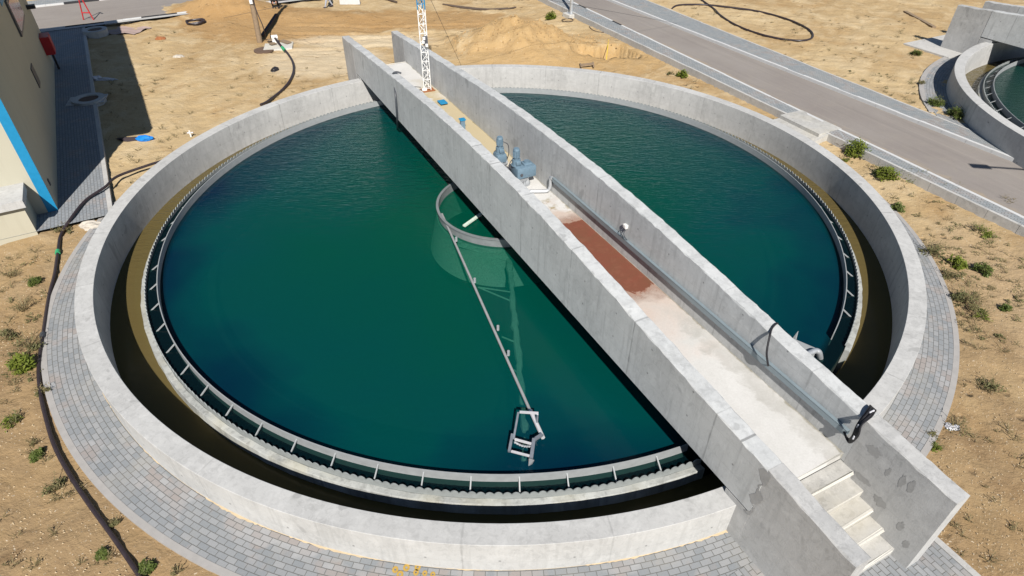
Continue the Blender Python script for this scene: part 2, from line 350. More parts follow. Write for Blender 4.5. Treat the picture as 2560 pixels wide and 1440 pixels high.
def spline(pts, n=10):
    pts = [Vector(p) for p in pts]; out = []
    for i in range(len(pts)-1):
        a, b, c, d = pts[max(i-1, 0)], pts[i], pts[i+1], pts[min(i+2, len(pts)-1)]
        for k in range(n):
            t = k/n; out.append(.5*((2*b)+(c-a)*t+(2*a-5*b+4*c-d)*t*t+(3*b-a-3*c+d)*t**3))
    return out+[pts[-1]]
def kids(o): return [c for c in COL.objects if c.parent == o]
def copy_tree(o, parent=None):
    c = o.copy(); COL.objects.link(c)
    if parent is not None: c.parent = parent
    for k in kids(o): copy_tree(k, c)
    return c

# ------------------------------------------------------------------ roads: surveyed straight edges
ZR, ZW = .27, .40
def fitline(pix, z):
    p = np.array([at(*q, z)[:2] for q in pix]); c = p.mean(0); d = np.linalg.svd(p-c)[2][0]; d = d if d[1] > 0 else -d
    return Vector((c[0], c[1], 0)), Vector((d[0], d[1], 0))
L_out = fitline([(1450, 45), (1600, 105), (1925, 262), (2130, 362), (2300, 445), (2560, 575)], ZW)
L_kn = fitline([(1520, 45), (1700, 133), (2000, 273), (2300, 416), (2560, 543)], ZW)
L_kf = fitline([(1600, 24), (1760, 98), (2080, 217), (2400, 343), (2560, 404)], ZW)
L_far = fitline([(1640, 8), (1760, 60), (2080, 185), (2400, 312), (2560, 378)], ZW)
def onl(L, t, z): return Vector((L[0].x+L[1].x*t, L[0].y+L[1].y*t, z))
def side(L, x, y): return (x-L[0].x)*L[1].y-(y-L[0].y)*L[1].x   # >0: to the right of the line
def strip(name, La, Lb, z, mat, t0=-60, t1=60, n=60, ia=0., ib=0.):
    v = []; f = []; uv = []
    for i in range(n+1):
        t = t0+(t1-t0)*i/n; a = onl(La, t, z); b = onl(Lb, t, z); w = (b-a); w.z = 0; wl_ = w.length; u_ = w/wl_
        a = a+u_*ia; b = b-u_*ib; v += [a, b]; uv += [(t, 0), (t, (b-a).length)]
        if i: f.append((2*i-2, 2*i-1, 2*i+1, 2*i))
    return link_mesh(name, v, f, mat, None, False, uv)
def kerbs(L, sgn, w, z0, z1, name, label, painted, mat):
    """a row of kerb stones along a line; painted(t) picks black or white"""
    mb = {0: MB(), 1: MB()}; nn = Vector((L[1].y, -L[1].x, 0))*sgn; t = -40
    while t < 45:
        k = painted(t); a = onl(L, t+.006, z0); b = onl(L, t+.994, z0); q = [a, b, b+nn*w, a+nn*w]
        if sgn > 0: q = [q[0], q[3], q[2], q[1]]
        j = RNG.normal(0, .004); mb[k].hexa(q+[x+Vector((0, 0, z1-z0+j)) for x in q]); t += 1
    r = mb[0].obj(name, mat)
    if mb[1].v:
        me = r.data; b = len(me.vertices); vs = mb[0].v+mb[1].v; fs = mb[0].f+[tuple(i+b for i in q) for q in mb[1].f]
        me2 = bpy.data.meshes.new(name); me2.from_pydata([tuple(x) for x in vs], [], fs); me2.materials.append(mat); me2.materials.append(M['kerb_black'])
        me2.polygons.foreach_set('material_index', [0]*len(mb[0].f)+[1]*len(mb[1].f)); r.data = me2
    return tag(r, kind='structure')

# ------------------------------------------------------------------ ground
MOUND = at(1290, 105); PIT = at(1560, 130); HEAP = at(560, 22)
def gz(x, y):
    r = np.hypot(x, y)
    n = (.05*np.sin(1.1*x+.6*np.sin(.7*y))*np.sin(.9*y+1.3)+.03*np.sin(2.7*x+1.9*y)+.018*np.sin(5.1*x-3.7*y+np.sin(2*x))+.012*np.sin(8.3*y+2.2*x))
    z = -.05+n*.55
    so = side(L_out, x, y); sf = side(L_far, x, y)
    z = z+.17*np.clip(1+so/2.2, 0, 1)*(so < .02)
    z = np.where(sf > 0, .34+n*.6, np.where(so > 0, .1, z))
    # excavated heap that slopes down to the tank, and the pit beside it
    dx, dy = (x-MOUND.x), (y-MOUND.y)
    rd = np.hypot(dx/4.0, (dy+.1)/2.5)+.05*np.sin(2.3*dx+1.1*dy)+.03*np.sin(5.1*dx-2*dy)
    m = 1.45*np.clip(1-rd, 0, 1)**.95+.5*np.exp(-(((dx-.6)/2.6)**2+((dy+2.4)/1.5)**2))
    rough = 1+.12*np.sin(2.1*x+2*np.sin(1.7*y))*np.sin(1.9*y+.6*x)+.06*np.sin(7.3*x+4*y)+.03*np.sin(13*x-9*y)
    z = z+m*rough*np.clip((r-12.0)/1.0, .35, 1)
    px, py = x-PIT.x, y-PIT.y
    pr = np.hypot(px/2.3, py/1.05)+.12*np.sin(4.3*x+2.1*y)+.07*np.sin(9*x)
    z = z-1.35*np.clip((1-pr)*4.5, 0, 1)*(so < -.4)
    q2 = np.hypot((x-PIT.x+2.35)/.55, (y-PIT.y-.2)/.9)+.1*np.sin(7*x); z = z-.4*np.clip((1-q2)*4, 0, 1)
    hx, hy = (x-HEAP.x)/2.6, (y-HEAP.y)/1.5
    z = z+.95*np.exp(-(hx**2+hy**2))*rough+.22*np.exp(-(((x+11.5)/4)**2+((y-23.2)/1.2)**2))*rough
    for c0, ph in ((20.4, 0.), (21.9, 0.), (18.9, 1.7), (17.4, 1.7)):
        d = np.abs(y-(c0+.06*(x+6)+.7*np.sin(.22*x+ph))); z = z-.06*np.exp(-(d/.16)**2)*(so < -1)*(x < 8)*(x > -13)+.025*np.exp(-((d-.32)/.14)**2)*(so < -1)*(x < 8)*(x > -13)
    ring = (r < 13.15)&(r > 11)&(y < 1.5); z = np.where(ring, np.minimum(z, -.055), z)
    return z
def gzs(x, y): return float(gz(np.array([x]), np.array([y]))[0])
def gp(px, py, dz=0.0):
    z = 0.0
    for _ in range(6): p = at(px, py, z); z = gzs(p.x, p.y)
    return Vector((p.x, p.y, z+dz))
def axis(lo, hi, step, far):
    a = list(np.arange(lo, hi+1e-6, step)); s = step
    while a[-1] < far: s *= 1.35; a.append(a[-1]+s)
    s = step
    while a[0] > -far: s *= 1.35; a.insert(0, a[0]-s)
    return np.array(a)
GX = axis(-30, 36, .16, 900); GY = axis(-13, 34, .16, 900)
XX, YY = np.meshgrid(GX, GY); RR = np.hypot(XX, YY); ZZ = gz(XX, YY)
ZZ = np.where((np.abs(XX) < 60)&(np.abs(YY) < 70), ZZ+RNG.normal(0, .011, XX.shape), 0)
idx = np.arange(XX.size).reshape(XX.shape)
cx = (XX[:-1, :-1]+XX[1:, 1:])/2; cy = (YY[:-1, :-1]+YY[1:, 1:])/2
keep = (np.hypot(cx, cy) > 11.8)&(np.hypot(cx-T2.x, cy-T2.y) > 11.8)
F = np.stack([idx[:-1, :-1], idx[:-1, 1:], idx[1:, 1:], idx[1:, :-1]], -1)[keep]
me = bpy.data.meshes.new('ground'); me.from_pydata(np.stack([XX.ravel(), YY.ravel(), ZZ.ravel()], -1).tolist(), [], F.tolist())
me.materials.append(M['sand']); me.polygons.foreach_set('use_smooth', [True]*len(me.polygons))
g = bpy.data.objects.new('ground', me); COL.objects.link(g); tag(g, kind='structure')

tag(strip('road', L_kn, L_kf, ZR, M['asphalt'], -60, 90), kind='structure')
tag(strip('pavement', L_out, L_kn, ZW, M['pav_walk'], -60, 90, 60, .1, .1), kind='structure')
tag(strip('pavement', L_kf, L_far, ZW, M['pav_walk'], -60, 90, 60, .1, .08), kind='structure')
kerbs(L_kn, -1, .13, .1, ZW+.006, 'kerb', '', lambda t: 1 if (t > 11 and int(t) % 4 == 0) else 0, M['kerb_white'])
kerbs(L_kf, 1, .13, .1, ZW+.006, 'kerb', '', lambda t: 1 if (t > 13 and int(t) % 4 == 1) else 0, M['kerb_white'])
kerbs(L_out, 1, .11, -.2, ZW+.008, 'edging', '', lambda t: 0, M['conc_slab'])
kerbs(L_far, -1, .09, .1, ZW+.008, 'edging', '', lambda t: 0, M['conc_slab'])

# far service road behind the sand, with a black and white kerb
FZ = .02
fa = at(262, 62, .1); fb = at(620, 18, .1); fd = (fb-fa).normalized(); L_f0 = (fa, fd); fn = Vector((-fd.y, fd.x, 0))
L_f1 = (fa+fn*.55, fd); L_f2 = (fa+fn*6.5, fd)
tag(strip('road', L_f1, L_f2, .06, M['asphalt'], -60, 60), kind='structure')
tag(strip('pavement', L_f0, L_f1, .13, M['conc_slab'], -5.3, 18, 60, 0, .1), kind='structure')
def fk(L, sg):
    return kerbs(L, sg, .14, -.1, .17, 'kerb', '', lambda t: 1 if int(math.floor(t/2)) % 2 else 0, M['kerb_white'])
fk(L_f1, 1); fk(L_f2, -1)
tag(strip('pavement', L_f2, (L_f2[0]+fn*1.6, fd), .16, M['pav_walk'], -60, 60, 60, .02), kind='structure')

# brick path round the tank: radial rows, concrete edging outside
def ring_paving(c, a0, a1, name, mat, r0, r1, z, n=220, vr=1):
    v = []; f = []; uv = []
    m = 6
    for i in range(n+1):
        a = a0+(a1-a0)*i/n
        for k in range(m+1):
            r = r0+(r1-r0)*k/m; v.append((c[0]+r*math.cos(a), c[1]+r*math.sin(a), c[2]+z+RNG.normal(0, .0015))); uv.append((a*12.4, r-r0))
    for i in range(n):
        for k in range(m):
            b = i*(m+1)+k
            if c[0] > 20 and min(side(L_far, v[j][0], v[j][1]) for j in (b, b+1, b+m+2, b+m+1)) < -.45: continue
            f.append((b, b+1, b+m+2, b+m+1))
    o = link_mesh(name, v, f, mat, None, True, uv); return tag(o, kind='structure')
A0, A1 = math.radians(-190), math.radians(24)
ring_paving((0, 0, 0), A0, A1, 'pavement', M['pav'], 11.9, 12.9, 0)
e = MB().lathe([(12.9, -.2), (13.03, -.2), (13.03, .006), (12.9, .006)], A0, A1, 180); tag(e.obj('edging', M['edging'], None, True), kind='structure')
ring_paving(T2, math.radians(95), math.radians(290), 'pavement', M['pav'], 11.9, 12.9, -.02)
import itertools
aa = [a for a in itertools.takewhile(lambda a: side(L_far, T2.x+13.1*math.cos(math.radians(a)), T2.y+13.1*math.sin(math.radians(a))) > .15, range(95, 260))]
e = MB().lathe([(12.9, -.4), (13.1, -.4), (13.1, .0), (12.9, .0)], math.radians(min(aa)), math.radians(max(aa)), 120, T2); tag(e.obj('edging', M['edging'], None, True), kind='structure')
# paved apron at the foot of the stairs
def quad_uv(name, pts, mat, z):
    p0 = Vector(pts[0]); ux = (Vector(pts[1])-p0).normalized(); uy = Vector((-ux.y, ux.x, 0))
    o = link_mesh(name, [(p[0], p[1], z) for p in pts], [tuple(range(len(pts)))], mat, None, False, [((Vector(p)-p0).dot(ux), (Vector(p)-p0).dot(uy)) for p in pts]); return tag(o, kind='structure')
quad_uv('pavement', [BR(-12.6, -2.2, 0), BR(-20, -2.2, 0), BR(-20, 1.95, 0), BR(-12.6, 1.95, 0)], M['pav'], .004)
e = MB().hexa([BR(-20, 1.95, -.2), BR(-12.7, 1.95, -.2), BR(-12.7, 2.08, -.2), BR(-20, 2.08, -.2), BR(-20, 1.95, .01), BR(-12.7, 1.95, .01), BR(-12.7, 2.08, .01), BR(-20, 2.08, .01)])
tag(e.obj('edging', M['conc_slab']), kind='structure')

# ------------------------------------------------------------------ the clarifier tank
WZ, CZ = .12, -.25
AS, AE = math.radians(-37.5), math.radians(-67.5+360)     # weir starts and stops at the near end of the bridge
def make_tank():
    t = thing('clarifier_tank', (0, 0, 0), 'large round concrete settling tank of green water filling the middle of the picture', 'tank', 'round settling tanks')
    MB().lathe([(11.59, -3.2), (12.0, -3.2), (12.0, .824), (11.994, .83), (11.596, .83), (11.59, .824)], n=256).obj('outer_wall', M['conc'], t, True)
    MB().lathe([(10.62, -3.2), (10.755, -3.2), (10.755, .045), (10.74, .06), (10.62, .06)], AS, AE, 300).jitter(.0045).obj('weir_wall', M['conc_weir'], t, True)
    MB().lathe([(10.59, -3.2), (10.618, -3.2), (10.618, -.02), (10.59, -.02)], n=160).obj('dark_lining', M['silt'], t, True)
    # scalloped overflow plate
    N = 392; K = 8; v = []; f = []
    n = int(N*K*(AE-AS)/(2*PI))
    for i in range(n+1):
        a = AS+(AE-AS)*i/n; zt = .185+.065*abs(math.sin(PI*i/K))**.8+.006*math.sin(i//K*2.3)
        c_, s_ = math.cos(a), math.sin(a)
        for r, z in ((10.595, -.25), (10.615, -.25), (10.615, zt), (10.595, zt)): v.append((r*c_, r*s_, z))
        if i:
            b = 4*(i-1)
            for k in range(4): k2 = (k+1) % 4; f.append((b+k, b+k2, b+4+k2, b+4+k))
    link_mesh('overflow_plate', v, f, M['grp'], t)
    br = MB().lathe([(10.255, -.06), (10.278, -.06), (10.278, .34), (10.255, .34)], AS+math.radians(.5), AE-math.radians(.6), 300).obj('baffle_ring', M['ring'], t, True)
    a = -161.5
    for k in range(68):
        an = math.radians(-161.5+360/68.57*k); d = math.degrees(an) % 360
        if math.degrees(AE)+0 - 3 < d < 360+math.degrees(AS)-0+3 and d > 250: continue
        u = Vector((math.cos(an), math.sin(an), 0))
        MB().bar(u*10.27+Vector((0, 0, .27)), u*10.60+Vector((0, 0, .05)), .027, .027).obj('strut', M['ring'], br)
    MB().lathe([(.3, -3.3), (11.7, -2.6), (11.7, -2.7), (.3, -3.4)], n=64).obj('tank_floor', M['silt'], t)
    MB().lathe([(10.7, -.55), (11.65, -.55), (11.65, -.62), (10.7, -.62)], n=96).obj('channel_floor', M['algae'], t)
    return t
tank = make_tank()
def disc(name, r0, r1, z, mat, n=160, rings=6):
    v = []; f = []
    for i in range(n):
        a = 2*PI*i/n
        for k in range(rings+1): r = r0+(r1-r0)*k/rings; v.append((r*math.cos(a), r*math.sin(a), z))
    for i in range(n):
        j = (i+1) % n
        for k in range(rings): f.append((i*(rings+1)+k, i*(rings+1)+k+1, j*(rings+1)+k+1, j*(rings+1)+k))
    return tag(link_mesh(name, v, f, mat), kind='structure')
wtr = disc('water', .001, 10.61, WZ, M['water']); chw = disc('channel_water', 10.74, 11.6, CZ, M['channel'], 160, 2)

# ------------------------------------------------------------------ the bridge
SX = [-14, -12.2, -10, -8, -6.5, -5, -3, 0, 3, 5.7, 8.6, 11, 12.3, 14]
SZ = [2.0, 2.17, 2.33, 2.52, 2.66, 2.76, 2.83, 2.85, 2.77, 2.61, 2.42, 2.26, 2.16, 2.03]
def topz(s):
    f = sum(np.interp(s+d, SX, SZ) for d in (-.9, -.45, 0, .45, .9))/5; return float(f)
def parapet(o0, o1, s0, s1, zb, extra=0., rough=.012):
    mb = MB(); n = int((s1-s0)/.16); b = 0; pts = []
    for i in range(n+1):
        s = s0+(s1-s0)*i/n; zt = topz(s)+extra+.006*math.sin(4.1*s+o0*3)+.005*math.sin(9.7*s+o0); c = .018
        j = RNG.normal(0, rough, 4)
        q = [(o0, zb), (o1, zb), (o1, zt-c+j[0]), (o1-c+j[1]*.5, zt), (o0+c+j[2]*.5, zt), (o0, zt-c+j[3])]
        pts.append([BR(s, o, z) for o, z in q])
    v = [p for q in pts for p in q]; f = []
    for i in range(n):
        for k in range(6): k2 = (k+1) % 6; f.append((i*6+k, i*6+k2, i*6+6+k2, i*6+6+k))
    f.append((5, 4, 3, 2, 1, 0)); f.append(tuple(n*6+k for k in range(6)))
    return mb.add(v, f)
def make_bridge():
    t = thing('bridge', (0, 0, 0), 'concrete bridge with tall arched parapet walls and stairs spanning the whole near tank', 'bridge', 'walled tank bridges')
    for a, b, ex in ((-1.335, -1.0, .05), (1.0, 1.335, 0)):
        parapet(a, b, -12.2, 12.2, 1.0, ex).obj('parapet_wall', M['conc_beam'], t)
        rec = .015 if a < 0 else 0
        parapet(a+rec, b, -13.93, -12.203, -.3, ex).obj('end_wall', M['conc_end'], t)
        parapet(a, b-(.0 if a < 0 else .03), 12.22, 13.93, -.3, ex).obj('end_wall', M['conc_end'], t)
    def slab(o0, o1, s0, s1, z0, z1): return MB().hexa([BR(s0, o0, z0), BR(s0, o1, z0), BR(s1, o1, z0), BR(s1, o0, z0), BR(s0, o0, z1), BR(s0, o1, z1), BR(s1, o1, z1), BR(s1, o0, z1)])
    slab(-1.004, 1.004, -12.13, 12.0, 1.01, 1.18).obj('deck', M['deck'], t)
    for sg in (-1, 1):
        st = MB()
        for k in range(6):
            s0 = 12.13+.3*k; z1 = 1.18-.197*(k+1)
            if z1 < .03: break
            a, b = sg*s0, sg*(s0+.3); lo, hi = min(a, b), max(a, b)
            v0 = BR(lo, -1.004, -.2)
            st.hexa([BR(lo, -1.003, -.2-.01*k), BR(lo, 1.003, -.2-.01*k), BR(hi, 1.003, -.2-.01*k), BR(hi, -1.003, -.2-.01*k), BR(lo, -1.003, z1), BR(lo, 1.003, z1), BR(hi, 1.003, z1), BR(hi, -1.003, z1)])
        st.jitter(.004).obj('stairs', M['step'], t)
        for k in range(6):
            s0 = sg*(12.13+.3*k); z1 = 1.18-.197*k; e = sg*.035
            lo, hi = min(s0-e*.9, s0+e*.25), max(s0-e*.9, s0+e*.25)
            slab(-1.0, .985-.02*(k % 2), lo, hi, z1-.03, z1+.006).jitter(.011).obj('nosing', M['nosing'], t)
        a, b = (sg*11.62, sg*12.201); lo, hi = min(a, b), max(a, b)
        slab(-1.325, 1.325, lo, hi, -.3, .955).obj('pier', M['conc_end'], t)
    return t
def deckmat():
    t = NT('deck_concrete'); p = t.pos(); nb = t.noise(p, .8, 5, .6, .4); fn_ = t.noise(p, 30, 3, .7); md = t.noise(p, 3, 5, .6, .5)
    dp = t.N('VectorMath', operation='DOT_PRODUCT'); t.put(dp.inputs[0], p); dp.inputs[1].default_value = BD; s = dp.outputs['Value']
    dn = t.N('VectorMath', operation='DOT_PRODUCT'); t.put(dn.inputs[0], p); dn.inputs[1].default_value = BN; o = dn.outputs['Value']
    c = t.mix(t.ramp(nb, .35, .65), (.56, .55, .525), (.65, .64, .62))
    w = t.math('ADD', s, t.mr(nb, .2, .8, -1.6, 1.6))
    ye = t.math('MULTIPLY', t.mr(w, .6, 1.8), t.mr(w, 9.5, 7.5)); oo = t.math('ADD', o, t.mr(md, .2, .8, -.22, .22)); ye = t.math('MULTIPLY', ye, t.mr(oo, .28, .42))
    c = t.mix(t.math('MULTIPLY', ye, .85), c, (.47, .375, .20))
    st = t.math('MULTIPLY', t.mr(w, -3.4, -2.6), t.mr(w, -1.4, -2.0)); c = t.mix(t.math('MULTIPLY', st, t.mr(md, .48, .6)), c, (.25, .20, .075))
    pk = t.math('MULTIPLY', t.mr(w, -9.0, -6.8), t.mr(w, -1.6, -2.6)); c = t.mix(t.math('MULTIPLY', pk, .55), c, (.50, .34, .25))
    wet = t.math('MULTIPLY', t.mr(w, -7.4, -8.4), t.mr(t.math('ADD', o, t.mr(md, .2, .8, -.35, .35)), .48, .66)); c = t.mix(t.math('MULTIPLY', wet, t.mr(md, .3, .7, .15, .5)), c, (.34, .325, .29))
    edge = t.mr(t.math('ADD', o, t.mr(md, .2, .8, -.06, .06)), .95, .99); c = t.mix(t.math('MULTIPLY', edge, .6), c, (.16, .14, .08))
    c = t.mix(t.mr(fn_, .3, .7, .16, 0), c, (.2, .19, .17))
    return t.done(t.bsdf(c, .9, 0, t.bump(t.math('ADD', md, t.math('MULTIPLY', fn_, .4)), .25, .012), .2))
M['deck'] = deckmat()
bridge = make_bridge()
# red dried paint spill on the deck: a thin sheet whose ragged edge fades out
def spillmat():
    t = NT('red_oxide_spill'); p = t.pos(); n = t.noise(p, 1.4, 6, .62, .7); n2 = t.noise(p, 5.5, 5, .65, .4); n3 = t.noise(p, 40, 2, .7)
    dp = t.N('VectorMath', operation='DOT_PRODUCT'); t.put(dp.inputs[0], p); dp.inputs[1].default_value = BD; sv = t.math('DIVIDE', t.math('ADD', dp.outputs['Value'], 4.8), 1.75)
    dn = t.N('VectorMath', operation='DOT_PRODUCT'); t.put(dn.inputs[0], p); dn.inputs[1].default_value = BN; ov = t.math('DIVIDE', t.math('SUBTRACT', dn.outputs['Value'], .42), .62)
    d = t.math('ADD', t.math('POWER', t.math('ABSOLUTE', sv), 2.6), t.math('MULTIPLY', t.math('POWER', t.math('ABSOLUTE', ov), 2.2), t.math('LESS_THAN', ov, 0.0)))
    d = t.math('ADD', d, t.math('ADD', t.mr(n, .25, .75, -.42, .42), t.mr(n2, .3, .7, -.12, .12)))
    c = t.mix(t.ramp(n, .3, .7), (.215, .066, .042), (.17, .072, .038)); c = t.mix(t.math('MULTIPLY', t.ramp(n2, .52, .7), .5), c, (.25, .10, .06)); c = t.mix(t.mr(n3, .3, .7, .25, 0), c, (.10, .05, .035))
    c = t.mix(t.mr(d, .90, 1.0), c, (.44, .28, .215)); a = t.math('MAXIMUM', t.mr(d, .95, 1.0, 1, 0), t.math('MULTIPLY', t.mr(d, 1.0, 1.75, .8, 0), t.mr(n2, .35, .6, .4, 1)))
    tr = t.N('BsdfTransparent'); m = t.N('MixShader'); t.put(m.inputs[0], a); t.put(m.inputs[1], tr.outputs[0]); t.put(m.inputs[2], t.bsdf(c, t.mr(n, .3, .7, .5, .85), 0, t.bump(n2, .3, .01), .3)); return t.done(m.outputs[0])
M['spill'] = spillmat()
sp = MB().add([BR(-7.3, -.98, 1.1835), BR(-7.3, .985, 1.1835), BR(-2.4, .985, 1.1835), BR(-2.4, -.98, 1.1835)], [(0, 1, 2, 3)]).obj('paint_spill', M['spill'], bridge); sp['label'] = 'dried red paint spill on the deck'

# second tank with its own bridge, at the right
tank2 = copy_tree(tank); tank2.location = T2; tag(tank2, 'second round concrete tank cut off by the right edge, beyond the road', 'tank', 'round settling tanks')
bridge2 = copy_tree(bridge); bridge2.location = T2; tag(bridge2, 'grey concrete bridge wall over the far tank in the upper right corner', 'bridge', 'walled tank bridges')
for c in kids(bridge2):
    if c.name.startswith(('paint_spill', 'faded_edge')): bpy.data.objects.remove(c)
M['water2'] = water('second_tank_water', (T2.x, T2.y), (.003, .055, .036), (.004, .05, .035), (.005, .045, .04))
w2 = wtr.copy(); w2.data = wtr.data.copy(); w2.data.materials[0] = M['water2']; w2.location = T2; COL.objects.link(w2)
c2 = chw.copy(); c2.location = T2; COL.objects.link(c2)
f2 = MB().hexa([T2+BR(12.6, -2.6, -.7), T2+BR(12.6, 2.6, -.7), T2+BR(15.2, 2.6, -.7), T2+BR(15.2, -2.6, -.7), T2+BR(12.6, -2.6, .03), T2+BR(12.6, 2.6, .03), T2+BR(15.2, 2.6, .03), T2+BR(15.2, -2.6, .03)])
tag(f2.obj('landing_slab', M['conc_slab']), 'grey concrete landing slab under the end of the far bridge', 'slab')
f1 = MB().hexa([BR(12.5, -2.2, -.3), BR(12.5, -1.38, -.3), BR(13.7, -1.38, -.3), BR(13.7, -2.2, -.3), BR(12.5, -2.2, .12), BR(12.5, -1.38, .12), BR(13.7, -1.38, .12), BR(13.7, -2.2, .12)])
tag(f1.obj('landing_slab', M['conc_slab']), 'grey concrete slab poking out left of the bridge, at its far end', 'slab')

# ------------------------------------------------------------------ feed well, rakes, skimmer
fw_ = thing('feed_well', (0, 0, 0), 'grey steel ring standing in the water under the middle of the bridge', 'feed well')
MB().lathe([(2.2, .05), (2.48, -1.15), (2.44, -1.15), (2.17, .05)], n=96).obj('skirt', M['submerged'], fw_, True)
MB().lathe([(2.13, .03), (2.16, .03), (2.16, .37), (2.20, .37), (2.20, .41), (2.12, .41), (2.12, .37), (2.13, .37)], n=96).obj('ring', M['drum'], fw_, True)
MB().bar(at(1160, 565, .2), at(1205, 533, .2), .10, .05).obj('cross_bar', M['submerged'], fw_)
MB().cyl((0, 0, -3), .35, 3.9, 24).obj('centre_column', M['arm'], fw_, True)

sk = thing('scum_skimmer', (0, 0, 0), 'long thin steel arm reaching from the feed well to the scum frame', 'skimmer')
A_ = at(1105, 535, .3); B_ = at(1326, 1028, .24); E_ = at(1358, 1095, .24)
MB().tube([A_, B_], .034, 8).obj('boom', M['arm'], sk, True)
MB().tube([B_+Vector((0, 0, .03)), E_], .045, 8).obj('boom', M['steel'], sk, True)
for q in ((1141, 603), (1187, 706), (1245, 825), (1271, 888)):
    p = at(q[0], q[1], .3); MB().cyl(p, .035, .14, 8).obj('post', M['galv'], sk, True)
sub = thing('scraper_truss', (0, 0, 0), 'pale algae-covered beam running under the green water beside the thin steel arm', 'scraper')
P0, P1 = at(1268, 600, -.25), at(1313, 1080, -.30)
n_ = 46; v = []; tb = MB(); tb.tube([P0+(P1-P0)*(i/n_)+Vector(RNG.normal(0, .012, 3)) for i in range(n_+1)], [float(.085+RNG.normal(0, .014)) for i in range(n_+1)], 8)
tb.obj('main_beam', M['submerged'], sub, True)
for a, b in (((1147, 615), (1268, 626)), ((1147, 615), (1262, 650)), ((1195, 718), (1276, 730)), ((1195, 718), (1276, 752)), ((1255, 842), (1287, 855)), ((1285, 925), (1300, 935))):
    MB().tube([at(*a, -.0), at(*b, -.25)], .022, 6).obj('brace', M['submerged'], sub)
MB().tube([at(1316, 1090, -.3), at(1300, 1230, -.8)], .06, 8).obj('outer_leg', M['submerged'], sub)

sf = thing('skimmer_basket', at(1310, 1090, WZ), 'bright steel tube frame with hinged scum blade at the outer end of the arm', 'scum frame')
def bars(name, segs, w, h, mat, par):
    m = MB()
    for a, za, b, zb in segs: m.bar(at(*a, za), at(*b, zb), w, h)
    return m.obj(name, mat, par)
bars('top_bar', [((1299, 1030), .62, (1346, 1033), .62)], .04, .04, M['steel'], sf)
bars('side_bar', [((1296, 1031), .60, (1284, 1098), .42)], .04, .04, M['bar_grey'], sf)
bars('drop_leg', [((1344, 1036), .60, (1342, 1062), .2)], .035, .035, M['bar_grey'], sf)
bars('side_plate', [((1281, 1086), .42, (1273, 1129), .36)], .055, .07, M['bar_grey'], sf)
bars('cross_bar', [((1287, 1098), .40, (1330, 1110), .40)], .04, .035, M['steel'], sf)
bars('cross_bar', [((1278, 1128), .36, (1324, 1140), .36)], .04, .035, M['steel'], sf)
bars('side_plate', [((1335, 1098), .40, (1328, 1147), .34)], .07, .09, M['bar_grey'], sf)
bars('link_plate', [((1334, 1100), .36, (1356, 1086), .34)], .07, .04, M['bar_grey'], sf)
m = MB(); m.add([at(1322, 1146, .34), at(1336, 1150, .34), at(1331, 1160, .14), at(1321, 1166, .10)], [(0, 1, 2, 3), (3, 2, 1, 0)]); m.obj('scum_blade', M['galv'], sf)
cm = MB(); pa, pb = at(1288, 1106, .36), at(1327, 1116, .36)
for i in range(14):
    p = pa+(pb-pa)*(i/13)-Vector((0, 0, .05*math.sin(PI*i/13))); cm.bbox(p, (.05, .022 if i % 2 else .045, .022), .2, .008)
cm.obj('chain', M['galv'], sf)

sb = thing('scum_box', at(2015, 880, WZ), 'grey steel scum box and pipe at the weir, half hidden by the right parapet', 'scum box')
z_ = .34
m = MB(); pl = [at(1955, 832, z_), at(1983, 846, z_), at(2042, 871, z_), at(2030, 905, z_), at(1990, 900, z_)]
m.add([p for p in pl]+[p-Vector((0, 0, .25)) for p in pl], [(4, 3, 2, 1, 0), (5, 6, 7, 8, 9)]+[(i, (i+1) % 5, 5+(i+1) % 5, 5+i) for i in range(5)]); m.obj('beach_plate', M['ring'], sb)
m = MB(); a, b, c = at(1981, 846, .3), at(1994, 829, .5), at(1988, 852, .3); m.add([a, b, c, a+Vector((.03, .02, 0)), b+Vector((.03, .02, 0)), c+Vector((.03, .02, 0))], [(0, 1, 2), (5, 4, 3), (0, 3, 4, 1), (1, 4, 5, 2), (2, 5, 3, 0)]); m.obj('end_fin', M['ring'], sb)
MB().tube(spline([at(2000, 893, .42), at(2022, 884, .42), at(2038, 877, .42), at(2047, 880, .38), at(2050, 890, .22), at(2051, 900, .0)], 6), .068, 14).obj('outlet_pipe', M['galv'], sb, True)

